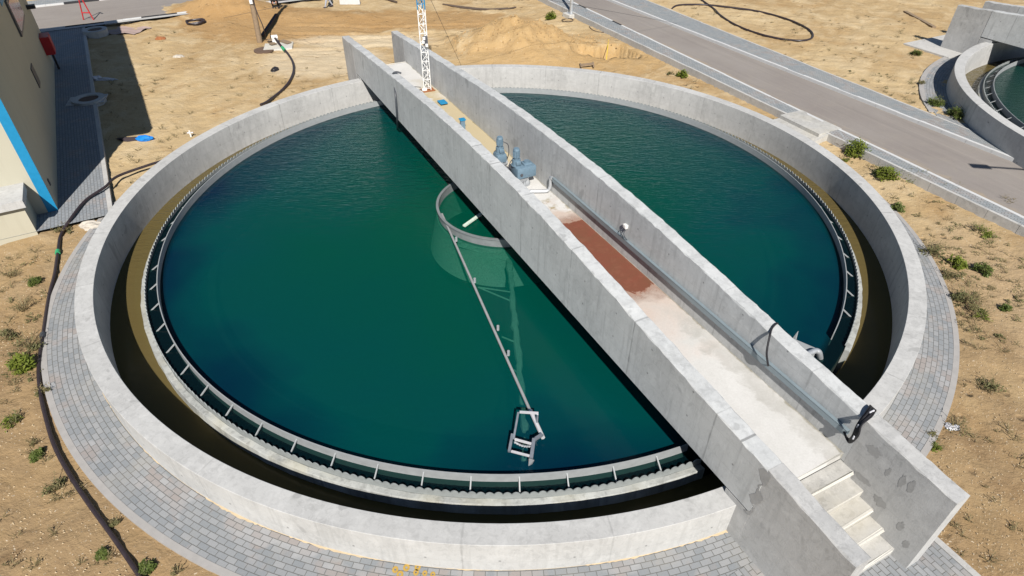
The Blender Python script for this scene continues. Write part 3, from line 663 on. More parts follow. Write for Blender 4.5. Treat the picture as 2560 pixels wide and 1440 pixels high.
# ------------------------------------------------------------------ drives on the deck
def gear_motor(name, s, o, z, label, big):
    root = thing(name, BR(s, o, 1.18), label, 'gear motor', 'blue drive motors on the bridge'); p0 = BR(s, o, 0); rz = math.atan2(BD.y, BD.x)
    q = lambda ds, do, zz: BR(s+ds, o+do, zz)
    m = MB(); m.cyl(q(0, 0, 1.182), .30 if big else .22, .03, 24); m.cyl(q(0, 0, 1.21), .17, z-1.21-.1, 20); m.cyl(q(0, 0, z-.16), .19, .16, 20, .27)
    for k in range(6):
        a = k*PI/3; m.box(q(.2*math.cos(a), .2*math.sin(a), 1.30), (.02, .1, .22), a)
    m.obj('pedestal', M['galv'], root, True)
    if big:
        m = MB(); m.bbox(q(-.05, .06, z+.20), (.46, .66, .36), rz, .035); m.bbox(q(-.05, .16, z+.405), (.26, .28, .07), rz, .02); m.obj('gearbox', M['mach'], root, True)
        m = MB(); m.cyl(q(-.05, .16, z+.44), .09, .05, 16); m.obj('breather_cap', M['mach'], root, True)
        m = MB(); m.tube([q(-.285, -.13, z+.17), q(-.31, -.13, z+.17)], .045, 14); m.obj('sight_glass', M['frame'], root, True)
        hs, ho, hz, sc = .02, -.16, z+.38, 1.0
    else:
        m = MB(); m.bbox(q(0, 0, z+.17), (.38, .36, .30), rz, .06); m.obj('gearbox', M['mach'], root, True); hs, ho, hz, sc = .0, .0, z+.32, 1.0
    m = MB(); m.cyl(q(hs, ho, hz), .165, .03, 24); m.cyl(q(hs, ho, hz+.03), .14, .17, 20, .13); m.bbox(q(hs-.1, ho, hz+.12), (.14, .16, .13), rz, .02); m.obj('gear_head', M['mach'], root, True)
    m = MB(); m.cyl(q(hs, ho, hz+.2), .075, .06, 16); m.cyl(q(hs, ho, hz+.255), .10, .24, 20)
    for k in range(14): a = 2*PI*k/14; m.box(q(hs+.1*math.cos(a), ho+.1*math.sin(a), hz+.37), (.03, .01, .2), rz+a)
    m.obj('motor', M['mach'], root, True)
    m = MB(); m.cyl(q(hs, ho, hz+.495), .108, .06, 20, .085); m.obj('fan_cover', M['mach'], root, True)
    m = MB(); m.tube(spline([q(hs+.02, ho+.1, hz+.36), q(hs-.06, ho+.26, hz+.26), q(hs-.05, ho+.3, hz-.05), q(hs+.02, ho+.27, hz-.3)] if not big else [q(hs+.05, ho-.1, hz+.2), q(hs-.02, ho-.24, hz+.1), q(hs-.1, ho-.3, hz-.15), q(hs-.22, ho-.22, hz-.45), q(hs-.3, ho-.05, hz-.7)], 8), .014, 6); m.obj('power_cable', M['pad'], root, True)
    if not big: m = MB(); m.bbox(q(hs+.1, ho+.05, hz+.36), (.07, .08, .1), rz, .01); m.obj('terminal_box', M['mach'], root, True)
    return root
gear_motor('gear_motor', .95, .32, 1.34, 'slim blue gear motor, the further of the two drives on the bridge deck', False)
gear_motor('gear_motor', -.38, .40, 1.46, 'bulky blue gearbox with upright motor, nearer of the two drives on the bridge', True)
bp = thing('drive_plate', BR(.25, .3, 1.18), 'flat grey steel plate on the deck between the two blue drives', 'plate')
MB().hexa([BR(-.25, -.35, 1.184), BR(-.25, .5, 1.184), BR(.75, .5, 1.184), BR(.75, -.35, 1.184), BR(-.25, -.35, 1.23), BR(-.25, .5, 1.23), BR(.75, .5, 1.23), BR(.75, -.35, 1.23)]).obj('plate', M['frame'], bp)

# cable tray on the right parapet
ct = thing('cable_tray', BR(-6.7, .99, 1.66), 'long blue-grey cable tray fixed along the inner face of the right parapet', 'cable tray')
m = MB(); a, b = -12.05, -1.42
def tr(o0, o1, z0, z1, s0=a, s1=b): return [BR(s0, o0, z0), BR(s0, o1, z0), BR(s1, o1, z0), BR(s1, o0, z0), BR(s0, o0, z1), BR(s0, o1, z1), BR(s1, o1, z1), BR(s1, o0, z1)]
m.hexa(tr(.912, .992, 1.63, 1.64)); m.hexa(tr(.908, .916, 1.62, 1.74)); m.hexa(tr(.984, .996, 1.642, 1.75)); m.obj('tray', M['tray'], ct)
m = MB(); m.hexa(tr(.905, .985, 1.752, 1.760)); m.obj('lid', M['tray'], ct)
m = MB(); m.tube(spline([BR(-1.40, .93, 1.72), BR(-1.30, .93, 1.68), BR(-1.30, .93, 1.45), BR(-1.29, .88, 1.30), BR(-1.25, .75, 1.25), BR(-1.0, .2, 1.25), BR(-.85, -.2, 1.25)], 6), .055, 12); m.obj('riser_conduit', M['galv'], ct, True)
for k in range(9):
    s = -11.6+k*1.25; m = MB(); m.hexa(tr(.915, .998, 1.595, 1.628, s, s+.04)); m.obj('bracket', M['galv'], ct)
cb = thing('cable_bundle', BR(-12.1, 1.1, 2.2), 'thick black bundle of tied cables hooked over the near end of the right parapet', 'cables')
for k in range(5):
    d = k*.035; m = MB(); m.tube(spline([BR(-12.0, .90, 1.70), BR(-12.13-d*.5, .88-d*.4, 1.66), BR(-12.2-d*.7, .80-d*.3, 1.85+d), BR(-12.16-d*.6, .86-d*.3, 2.12+d*.6), BR(-12.1-d*.8, 1.08, 2.25+.02*(k % 2)), BR(-12.02-d*.8, 1.30, 2.22), BR(-12.0-d*.8, 1.40, 2.10-d)], 7), .017, 6); m.obj('cable', M['black'], cb, True)
m = MB()
for s, o, z in ((-12.25, .80, 1.9), (-12.2, .86, 2.12), (-12.15, 1.15, 2.25)): m.bbox(BR(s, o, z), (.03, .12, .09), math.atan2(BD.y, BD.x), .012)
m.obj('cable_tie', M['litter'], cb)
cl = MB(); cl.tube(spline([BR(-10.15, .90, 1.72), BR(-10.2, .80, 1.85), BR(-10.1, .78, 2.1), BR(-9.95, .92, 2.36), BR(-9.82, 1.1, 2.38), BR(-9.75, 1.3, 2.37), BR(-9.73, 1.38, 2.2), BR(-9.73, 1.38, 1.5)], 7), .022, 8)
tag(cl.obj('cable', M['black'], None, True), 'single thin black cable looped over the right parapet, further in than the bundle', 'cable')
jb = thing('junction_box', BR(-5.05, .97, 2.1), 'small white junction box with two hanging cables on the right parapet', 'junction box')
MB().bbox(BR(-5.05, .955, 2.1), (.13, .08, .10), math.atan2(BD.y, BD.x), .004).obj('box', M['white'], jb, True)
for k in (0, 1):
    m = MB(); m.tube(spline([BR(-5.02-.08*k, .95, 2.05), BR(-5.0-.14*k, .86, 1.95), BR(-5.06-.16*k, .90, 1.82), BR(-5.06-.1*k, .98, 1.75)], 6), .011, 6); m.obj('cable', M['pad'], jb, True)
ho = MB(); ho.tube(spline([at(1003, 183, 2.62), at(991, 180, 2.66), at(983, 184, 2.60), at(984, 192, 2.45), onplane(989, 240, BN*-1.39, BN), onplane(993, 300, BN*-1.39, BN), at(993.5, 322, WZ)], 6), .036, 8)
tag(ho.obj('drain_hose', M['pad'], None, True), 'thin dark hose hooked over the left parapet, its end hanging in the water', 'hose')
tag(MB().bbox(BR(6.7, .62, 1.26), (.42, .30, .03), math.atan2(BD.y, BD.x), .008).bbox(BR(6.7, .60, 1.21), (.10, .10, .06), math.atan2(BD.y, BD.x), .008).obj('cover_plate', M['bluepaint']), 'small flat blue cover plate on the deck between mast and drives', 'cover')
bx = thing('bollard', BR(4.15, .38, 1.18), 'short grey stub with a blue cap on the deck beside the left parapet', 'stub')
MB().bbox(BR(4.15, .38, 1.36), (.16, .16, .36), .4, .01).obj('post', M['mach'], bx); MB().bbox(BR(4.15, .38, 1.56), (.22, .22, .04), .4, .01).obj('cap', M['bluepaint'], bx)

# lattice mast
mp = BR(8.35, .62, 1.18); mast = thing('lattice_mast', mp, 'white lattice mast with blue top section standing on the bridge deck', 'mast')
legs = [Vector((-.13, -.09, 0)), Vector((.15, -.05, 0)), Vector((.03, .16, 0))]
def mz(k): return 1.22+.36*k
for lg in legs:
    MB().tube([mp+lg+Vector((0, 0, .03)), mp+lg+Vector((0, 0, 3.15))], .019, 8).obj('leg', M['white'], mast, True)
    MB().tube([mp+lg+Vector((0, 0, 3.15)), mp+lg+Vector((0, 0, 8.2))], .022, 8).obj('leg', M['bluepaint'], mast, True)
for k in range(22):
    z0 = .10+.36*k; m = MB()
    for i in range(3):
        a, b = legs[i], legs[(i+1) % 3]; m.tube([mp+a+Vector((0, 0, z0)), mp+b+Vector((0, 0, z0))], .011, 5); x, y = (a, b) if k % 2 else (b, a); m.tube([mp+x+Vector((0, 0, z0)), mp+y+Vector((0, 0, z0+.36))], .011, 5)
    m.obj('lattice', M['white'] if k < 9 else M['bluepaint'], mast)
MB().bbox(mp+Vector((.01, 0, .013)), (.52, .46, .022), .45, .006).obj('base_plate', M['rust'], mast); MB().bbox(mp+Vector((-.12, -.08, .05)), (.2, .2, .08), .3, .03).obj('foot', M['white'], mast)
m = MB(); m.bbox(mp+Vector((.08, -.12, 2.02)), (.18, .1, .34), .2, .01); m.obj('equipment_case', M['frame'], mast)
for d in ((.04, -.19, 2.12), (.0, -.18, 1.98), (.13, -.19, 1.86)): MB().bbox(mp+Vector(d), (.1, .06, .11), .2, .01).obj('junction_box', M['white'], mast)
MB().tube(spline([mp+Vector((-.1, -.12, .05)), mp+Vector((-.35, -.05, .03)), mp+Vector((-.62, .1, .03)), mp+Vector((-.6, .3, .03)), mp+Vector((-.3, .25, .03))], 6), .009, 6).obj('loose_wire', M['pad'], mast)
for k, (q, zz) in enumerate((((1155, 168), .4), ((560, 45), .3), ((1700, 60), .3))):
    MB().tube([mp+Vector((.05, 0, 4.3)), at(*q, zz)], .008, 5).obj('guy_wire', M['frame'], mast)

# ------------------------------------------------------------------ building at the left
B0 = at(145, 525, .1); B0.z = 0; BE = at(136, 157, .1); bd = Vector((BE.x-B0.x, BE.y-B0.y, 0)); bl = bd.length; bd.normalize(); bf = Vector((-bd.y, bd.x, 0))   # bd: along the long side, bf: along the front, leftwards
bld = thing('building', B0, 'cream rendered building with blue corner stripe at the left edge', 'building')
def bq(s, f, z): return B0+bd*s+bf*f+Vector((0, 0, z))
def bbx(s0, s1, f0, f1, z0, z1): return MB().hexa([bq(s0, f0, z0), bq(s1, f0, z0), bq(s1, f1, z0), bq(s0, f1, z0), bq(s0, f0, z1), bq(s1, f0, z1), bq(s1, f1, z1), bq(s0, f1, z1)])
BH = 6.0
bbx(0, bl, 0, 9, -.2, BH).obj('wall', M['cream'], bld)
bbx(-.55, bl+.9, -.55, 9.4, BH+.002, BH+.45).obj('roof', M['conc_slab'], bld)
bbx(-.012, .0, -.006, .27, -.05, BH-.01).obj('corner_stripe', M['bluepaint'], bld)
bbx(8.2, bl-.1, -.02, -.002, 4.52, 4.9).obj('fascia_band', M['bluepaint'], bld)
wf = bbx(9.3, 12.9, -.07, -.002, 3.15, 4.45).obj('window', M['frame'], bld); bbx(9.45, 12.75, -.085, -.072, 3.28, 4.34).obj('pane', M['glass'], wf)
bbx(7.9, 8.7, -.035, -.002, 1.55, 2.3).obj('louvre', M['frame'], bld)
m = MB(); m.add(bbx(.68, .82, -.03, -.002, .66, .86).v, bbx(0, 1, 0, 1, 0, 1).f); m.obj('vent', M['frame'], bld)
m = bbx(bl-1.3, bl-1.0, -.34, -.002, 2.9, 3.05); m.obj('wall_lamp', M['black'], bld)
rc = thing('hose_cabinet', bq(15.3, -.2, .4), 'red metal cabinet mounted on the shaded cream wall', 'cabinet')
bbx(14.6, 15.5, -.38, -.004, .95, 1.75).obj('cabinet', M['red'], rc); bbx(14.66, 15.44, -.396, -.382, 1.0, 1.70).obj('door', M['red'], rc)
MB().tube([bq(15.2, -.2, .94), bq(15.2, -.2, .05)], .05, 8).obj('feed_pipe', M['black'], rc, True)
# low annex in front of the building
an = thing('annex', at(95, 585), 'low cream annex with flat grey roof slab in front of the taller building', 'annex'); A0_ = at(95, 585, 0)
def aq(s, f, z): return A0_+bd*s+bf*f+Vector((0, 0, z))
def abx(s0, s1, f0, f1, z0, z1): return MB().hexa([aq(s0, f0, z0), aq(s1, f0, z0), aq(s1, f1, z0), aq(s0, f1, z0), aq(s0, f0, z1), aq(s1, f0, z1), aq(s1, f1, z1), aq(s0, f1, z1)])
abx(0, 1.28, 0, 5, -.2, 1.0).obj('wall', M['cream'], an); abx(-.16, 1.3, -.10, 5.2, 1.002, 1.24).obj('roof_slab', M['conc'], an)
# paved yard strip along the building
PZ = .10
yl = [at(270, 528, PZ), at(266, 430, PZ), at(247, 290, PZ), at(207, 80, PZ)]
pd = (yl[3]-yl[0]).normalized(); e0 = yl[0]-pd*.25; e1 = yl[3]+pd*1.5; wdir = Vector((-pd.y, pd.x, 0))
quad_uv('pavement', [e0, e1, e1+wdir*14, e0+wdir*14][::1], M['pav_dark'], PZ)
m = MB(); w_ = -wdir*.14; m.hexa([e0+w_-Vector((0, 0, .3)), e0-Vector((0, 0, .3)), e1-Vector((0, 0, .3)), e1+w_-Vector((0, 0, .3)), e0+w_+Vector((0, 0, .012)), e0+Vector((0, 0, .012)), e1+Vector((0, 0, .012)), e1+w_+Vector((0, 0, .012))]); tag(m.obj('edging', M['conc_slab']), kind='structure')

# ------------------------------------------------------------------ concrete steps down from the pavement to the tank
cs = thing('concrete_steps', at(2000, 320, .2), 'short flight of wide pale concrete steps between the pavement and the tank wall', 'steps')
u = L_out[1]; nn = Vector((u.y, -u.x, 0)); t0 = (at(2063, 332, ZW)-L_out[0]).dot(u); t1 = (at(1968, 284, ZW)-L_out[0]).dot(u)
for k, (w0, w1, zt) in enumerate(((-.34, .9, ZW+.012), (-.72, -.34, .275), (-1.3, -.72, .15))):
    q = [onl(L_out, t0, 0)+nn*w0, onl(L_out, t1, 0)+nn*w0, onl(L_out, t1, 0)+nn*w1, onl(L_out, t0, 0)+nn*w1]; q = [q[0], q[3], q[2], q[1]]
    MB().hexa([x-Vector((0, 0, .3)) for x in q]+[x+Vector((0, 0, zt)) for x in q]).jitter(.004).obj('step', M['step'], cs)
q = [onl(L_out, t0-.16, 0)-nn*1.0, onl(L_out, t0-.002, 0)-nn*1.0, onl(L_out, t0-.002, 0)+nn*.12, onl(L_out, t0-.16, 0)+nn*.12]
MB().hexa([x-Vector((0, 0, .3)) for x in q][::-1]+[q[3]+Vector((0, 0, ZW+.02)), q[2]+Vector((0, 0, ZW+.02)), q[1]+Vector((0, 0, .14)), q[0]+Vector((0, 0, .14))]).obj('cheek_wall', M['step'], cs)

# ------------------------------------------------------------------ lamps, poles
def street_lamp(p, label, armdir, plinth=True):
    t = thing('street_lamp', p, label, 'street lamp', 'galvanised street lamps')
    MB().bbox(p+Vector((0, 0, .05)), (.75, .75, .34), .55, .02).obj('plinth', M['conc_pale'], t)
    m = MB(); m.bbox(p+Vector((0, 0, .235)), (.4, .4, .025), .55, .006)
    for k in range(4): a = .55+PI/4+k*PI/2; m.cyl(p+Vector((.22*math.cos(a), .22*math.sin(a), .235)), .018, .1, 6)
    m.obj('base_flange', M['galv'], t)
    MB().tube([p+Vector((0, 0, .24)), p+Vector((0, 0, 3)), p+Vector((0, 0, 6.4))], [.105, .09, .06], 14).obj('pole', M['galv'], t, True)
    tip = p+armdir*1.7+Vector((0, 0, 6.75)); MB().tube(spline([p+Vector((0, 0, 6.38)), p+armdir*.3+Vector((0, 0, 6.65)), tip], 6), .045, 10).obj('arm', M['galv'], t, True)
    h = MB(); h.bar(tip-armdir*.05, tip+armdir*.6+Vector((0, 0, .03)), .26, .09); h.obj('lamp_head', M['frame'], t); return t
lp = gp(1427, 42); street_lamp(lp, 'galvanised lamp post on a square concrete plinth beside the road', Vector((.9, .43, 0)))
street_lamp(Vector((20.1, -4.6, .35)), 'street lamp right of the picture whose arm shades the road', Vector((-1, .1, 0)))
wp = gp(650, 106); po = thing('utility_pole', wp, 'weathered wooden pole with small white boxes and a cable', 'pole')
lean = Vector((.02, .05, 1)).normalized()
MB().tube([wp-lean*.3, wp+lean*6.8], [.15, .11], 12).obj('pole', M['wood'], po, True)
for d in (2.15, 2.75): MB().bbox(wp+lean*d+Vector((.02, -.16, 0)), (.16, .12, .26), .1, .01).obj('meter_box', M['white'], po)
MB().tube(spline([wp+lean*5+Vector((.12, -.1, 0)), wp+lean*2.2+Vector((.13, -.12, 0)), wp+lean*.9+Vector((.45, -.3, 0)), gp(665, 100, .04), gp(672, 107, .05), gp(690, 108, .15)], 8), .026, 6).obj('cable', M['hose'], po, True)

# ------------------------------------------------------------------ hoses, pipes, debris on the sand
def hose(name, pix, r, label, cat, mat='hose', dz=None, n=8):
    pts = [gp(*q[:2], (r if len(q) < 3 else q[2])) for q in pix]; return tag(MB().tube(spline(pts, n), r, 8).obj(name, M[mat], None, True), label, cat)
def rz_(px, py, z): return at(px, py, z)
lh = [gp(410, 418, .25), gp(372, 428, .22), gp(300, 457, .25), at(262, 468, .22), at(215, 500, .17), at(178, 545, .17), gp(155, 590, .06), gp(148, 625, .06), gp(140, 690, .06), gp(125, 745, .06), gp(112, 830, .06), gp(100, 920, .06), gp(104, 985, .06), gp(118, 1050, .06), gp(140, 1120, .06), gp(180, 1195, .06), gp(230, 1270, .06), gp(285, 1345, .06), gp(350, 1440, .06), gp(420, 1540, .06)]
hs = thing('long_hose', lh[8], 'long brown-black hose snaking down the left side of the tank', 'hose'); MB().tube(spline(lh, 8), .044, 10).obj('hose', M['hose'], hs, True)
for i in (7, 10): MB().tube([lh[i]+(lh[i+1]-lh[i])*.1, lh[i]+(lh[i+1]-lh[i])*.22], .07, 12).obj('coupling', M['green' if i == 7 else 'pad'], hs, True)
pads = thing('hose_outlet', gp(700, 118), 'pale concrete pad with white valve and planks at the end of the hose', 'outlet')
pc = gp(697, 118); MB().bbox(pc+Vector((0, 0, .02)), (1.5, 1.1, .14), .2, .02).jitter(.01).obj('pad', M['conc_pale'], pads)
m = MB(); vc = gp(690, 110); m.cyl(vc+Vector((0, 0, .05)), .17, .28, 14); m.bbox(vc+Vector((0, 0, .40)), (.34, .3, .14), .4, .03); m.obj('valve', M['white'], pads, True)
for q0, q1 in (((705, 108), (724, 113)), ((672, 108), (688, 105)), ((676, 117), (690, 114))): MB().bar(gp(*q0, .16), gp(*q1, .13), .3, .05).obj('plank_or_shadow', M['wood'], pads)
hh = [vc+Vector((.05, -.1, .36)), gp(705, 122, .12), gp(722, 140, .07), gp(733, 160, .07), gp(735, 180, .07), gp(727, 203, .07), gp(710, 225, .07), gp(690, 243, .08), gp(668, 262, .12), gp(655, 273, .2)]
h2 = thing('supply_hose', hh[3], 'curved brown hose with green coupling running from the valve to the tank wall', 'hose'); MB().tube(spline(hh, 8), .06, 10).obj('hose', M['hose'], h2, True); MB().tube([hh[1]+(hh[2]-hh[1])*.1, hh[1]+(hh[2]-hh[1])*.45], .08, 12).obj('coupling', M['green'], h2, True)
hl = [(1740, -8), (1762, 8), (1785, 25), (1800, 40), (1830, 60), (1870, 78), (1915, 92), (1960, 101), (2005, 104), (2028, 98), (2030, 86), (2015, 72), (1980, 55), (1930, 39), (1880, 28), (1820, 20), (1760, 14), (1710, 14), (1685, 19), (1674, 26)]
hose('looped_hose', hl, .055, 'big loop of brown hose lying on the sand beyond the road', 'hose')
hose('pipe_length', [(1107, 12), (1150, 18), (1210, 24), (1260, 24), (1290, 20)], .045, 'long thin dark pipes lying on the sand between the mast and lamp post', 'pipe', 'rope')
hose('pipe_length', [(1107, 12), (1160, 22), (1215, 25), (1270, 22)], .045, 'shorter dark pipe lying against a longer one right of the mast', 'pipe', 'rope')
hose('bent_pipe', [(950, -3), (972, 2), (992, 8)], .07, 'dark pipe end at the top edge left of the mast', 'pipe', 'rope')
hose('loose_wire', [(1473, 67), (1482, 76), (1500, 81), (1525, 81), (1548, 76), (1556, 72)], .02, 'thin curved wire on the sand beside the pavement edge', 'wire', 'rope')
def coil(px, py, R, turns, r, label, mat='hose'):
    c = gp(px, py); pts = [c+Vector(((R+.06*math.sin(i*1.7)*R)*math.cos(i*.35), (R*.92+.05*math.cos(i*1.3))*math.sin(i*.35), r+.03*(i/18)+.02*math.sin(i))) for i in range(int(turns*18))]
    return tag(MB().tube(pts, r, 6).obj('hose_coil', M[mat], None, True), label, 'coil')
coil(490, 58, .52, 3.2, .045, 'dark round coil of hose on the sand near the black and white kerb', 'hose'); coil(1419, 52, .34, 1.3, .022, 'thin ring of wire on the sand in front of the lamp plinth', 'rope')
dl = MB(); dl.bar(gp(657, 96, .15), gp(692, 40, .10), .16, .10); tag(dl.obj('plank_or_shadow', M['cloth_dark']), 'dark narrow strip standing in for the shadow of the wooden pole', 'board')  # dark bar added in place of the shadow cast by the wooden pole
mh = thing('manhole', gp(660, 127), 'round rusty brown manhole cover flush in the sand', 'manhole'); MB().cyl(gp(660, 127, -.02), .52, .07, 32).obj('cover', M['lid'], mh, True)
def lump(px, py, r, sc, mat, name, label, cat, seed=0, dz=0., cut=.35):
    bm = bmesh.new(); bmesh.ops.create_icosphere(bm, subdivisions=3, radius=1); rg = np.random.RandomState(seed); c = gp(px, py, dz); k = rg.normal(0, 1, (6, 3))
    for v in bm.verts:
        d = 1+sum(.11*math.sin(2.2*v.co.dot(Vector(q))+i) for i, q in enumerate(k))/1.4+sum(.05*math.sin(6*v.co.dot(Vector(q))+2*i) for i, q in enumerate(k))+rg.normal(0, .045); v.co = Vector((v.co.x*r*sc[0]*d, v.co.y*r*sc[1]*d, max(-.05, v.co.z*r*sc[2]*d)))
    bm.verts.index_update(); m = MB().add([v.co+c for v in bm.verts], [tuple(v.index for v in f.verts) for f in bm.faces]); bm.free(); return tag(m.obj(name, M[mat], None, False), label, cat)
lump(687, 177, .2, (1, .9, .8), 'black', 'rubbish_bag', 'small black rubbish bag lying on the bare sand inside the hose curve', 'bag', 3)
lump(360, 349, .31, (1.1, .55, .55), 'tarp', 'plastic_sheet', 'crumpled bright blue plastic sheet on the sand by the building shadow', 'sheet', 4); lump(323, 350, .36, (1.3, .35, .3), 'cloth_dark', 'rag', 'dark crumpled rag left of the blue plastic sheet', 'rag', 5)
lump(402, 98, .3, (1, .7, .45), 'rust', 'brick_rubble', 'small heap of orange brick rubble on the sand', 'rubble', 6); lump(447, 143, .26, (1, .7, .45), 'rock', 'stone', 'pale stone alone on the sand below the coil', 'stone', 7)
lump(238, 198, .30, (.9, .8, .5), 'litter', 'plastic_bag', 'pale blue-white plastic bag in the building shadow', 'bag', 8); lump(262, 198, .36, (1.4, .4, .2), 'litter', 'plastic_scrap', 'flat grey plastic strip beside the pale bag in the shadow', 'scrap', 9)
lump(235, 566, .36, (1.15, .6, .5), 'rock', 'concrete_lump', 'rounded pale lump of spilled concrete against the left tank wall', 'concrete', 10)
lump(2378, 1068, .13, (1.1, .7, .4), 'litter', 'paper_scrap', 'white paper scrap beside the right edge of the paved ring', 'litter', 12)
lump(1390, 82, .0001 or .1, (1, 1, 1), 'rock', 'stone', 'tiny stone', 'stone', 13) if False else None
fv = gp(478, 342); ft = thing('pipe_fitting', fv, 'small white and pink pipe fitting standing beside the tank wall', 'fitting'); MB().tube([fv, fv+Vector((0, 0, .26))], .032, 8).obj('stem', M['white'], ft, True); MB().tube([fv+Vector((-.11, 0, .16)), fv+Vector((.11, .05, .16))], .028, 8).obj('cross_piece', M['litter'], ft, True)
mc = gp(305, 78, .05); v = []; f = []
for i in range(9):
    for j in range(7): v.append(mc+Vector((-1.0+i*.25+.08*j, -.65+j*.21, .05*math.sin(i*1.3+j)+.03*math.sin(j*2.2))))
for i in range(8):
    for j in range(6): f.append((i*7+j, i*7+7+j, i*7+8+j, i*7+j+1))
tag(MB().add(v, f).obj('floor_mat', M['mat'], None, True), 'pinkish woven mat lying half in the building shadow', 'mat')
def shaft(px, py, z, label, R=.62):
    c = at(px, py, z); t = thing('concrete_shaft', c, label, 'manhole', 'concrete manholes by the building'); MB().lathe([(R*.62, -.5), (R, -.5), (R, .07), (R*.62, .07)], n=40, c=c).obj('collar', M['conc'], t, True); MB().lathe([(0.001, .0), (R*.6, .0), (R*.6, .02), (.001, .035)], n=32, c=c).obj('cover', M['lid'], t, True); return t
s1 = shaft(238, 76, .22, 'round concrete manhole collar at the far end of the shaded yard path'); s2 = shaft(222, 249, .13, 'round concrete manhole halfway along the shaded yard path, set in a square slab', .66)
MB().bbox(at(218, 250, .11), (1.5, 1.0, .05), .3, .01).obj('slab', M['conc'], s2)
bw = gp(223, 56, .0); br_ = thing('barrier_frame', bw, 'red steel A-frame barrier standing in the building shadow by the far road', 'barrier')
for a, b in (((-.3, 0), (0, 1.7)), ((.35, 0), (.05, 1.7)), ((-.2, .55), (.24, .55))): MB().tube([bw+Vector((a[0], 0, a[1])), bw+Vector((b[0], 0, b[1]))], .035, 8).obj('leg' if a[1] == 0 else 'crossbar', M['red'], br_, True)
MB().tube([bw+Vector((0, 0, 1.7)), bw+Vector((.35, -.1, 1.52))], .035, 8).obj('handle', M['red'], br_, True)
fr_ = gp(1466, 168, .05); tag(MB().bar(fr_+Vector((-.3, -.12, .05)), fr_+Vector((.34, -.05, .12)), .07, .05).bar(fr_+Vector((-.28, .1, .05)), fr_+Vector((.36, .17, .1)), .07, .05).bar(fr_+Vector((-.28, -.2, .04)), fr_+Vector((-.3, .25, .05)), .08, .06).bar(fr_+Vector((.35, -.2, .04)), fr_+Vector((.34, .3, .1)), .08, .06).obj('wooden_frame', M['wood']), 'small broken wooden frame behind the far rim of the tank', 'frame')
yt = MB(); yt.bar(gp(1519, 124, .03), gp(1516, 150, .03), .035, .012); tag(yt.obj('marker_tape', M['yellow']), 'short strip of yellow tape hanging at the edge of the pit', 'tape')
sl = MB(); sl.bar(gp(2262, 30, .04), gp(2335, 70, .04), .22, .08); tag(sl.obj('timber', M['wood']), 'long old timber lying on the sand left of the far bridge', 'timber')
pb = gp(1455, 46, .1); tag(MB().tube([pb+Vector((-.2, 0, 0)), pb+Vector((.25, .05, 0))], .1, 10).obj('corrugated_pipe', M['rope'], None, True), 'short stub of corrugated pipe at the foot of the lamp plinth', 'pipe')
cur = [at(850, 4, .1), at(900, 4, .1), at(905, -14, .1)]; tag(MB().bar(cur[0], cur[1], .25, .3).obj('kerb_block', M['kerb_white']), 'white concrete kerb block at the top edge left of the mast', 'kerb')

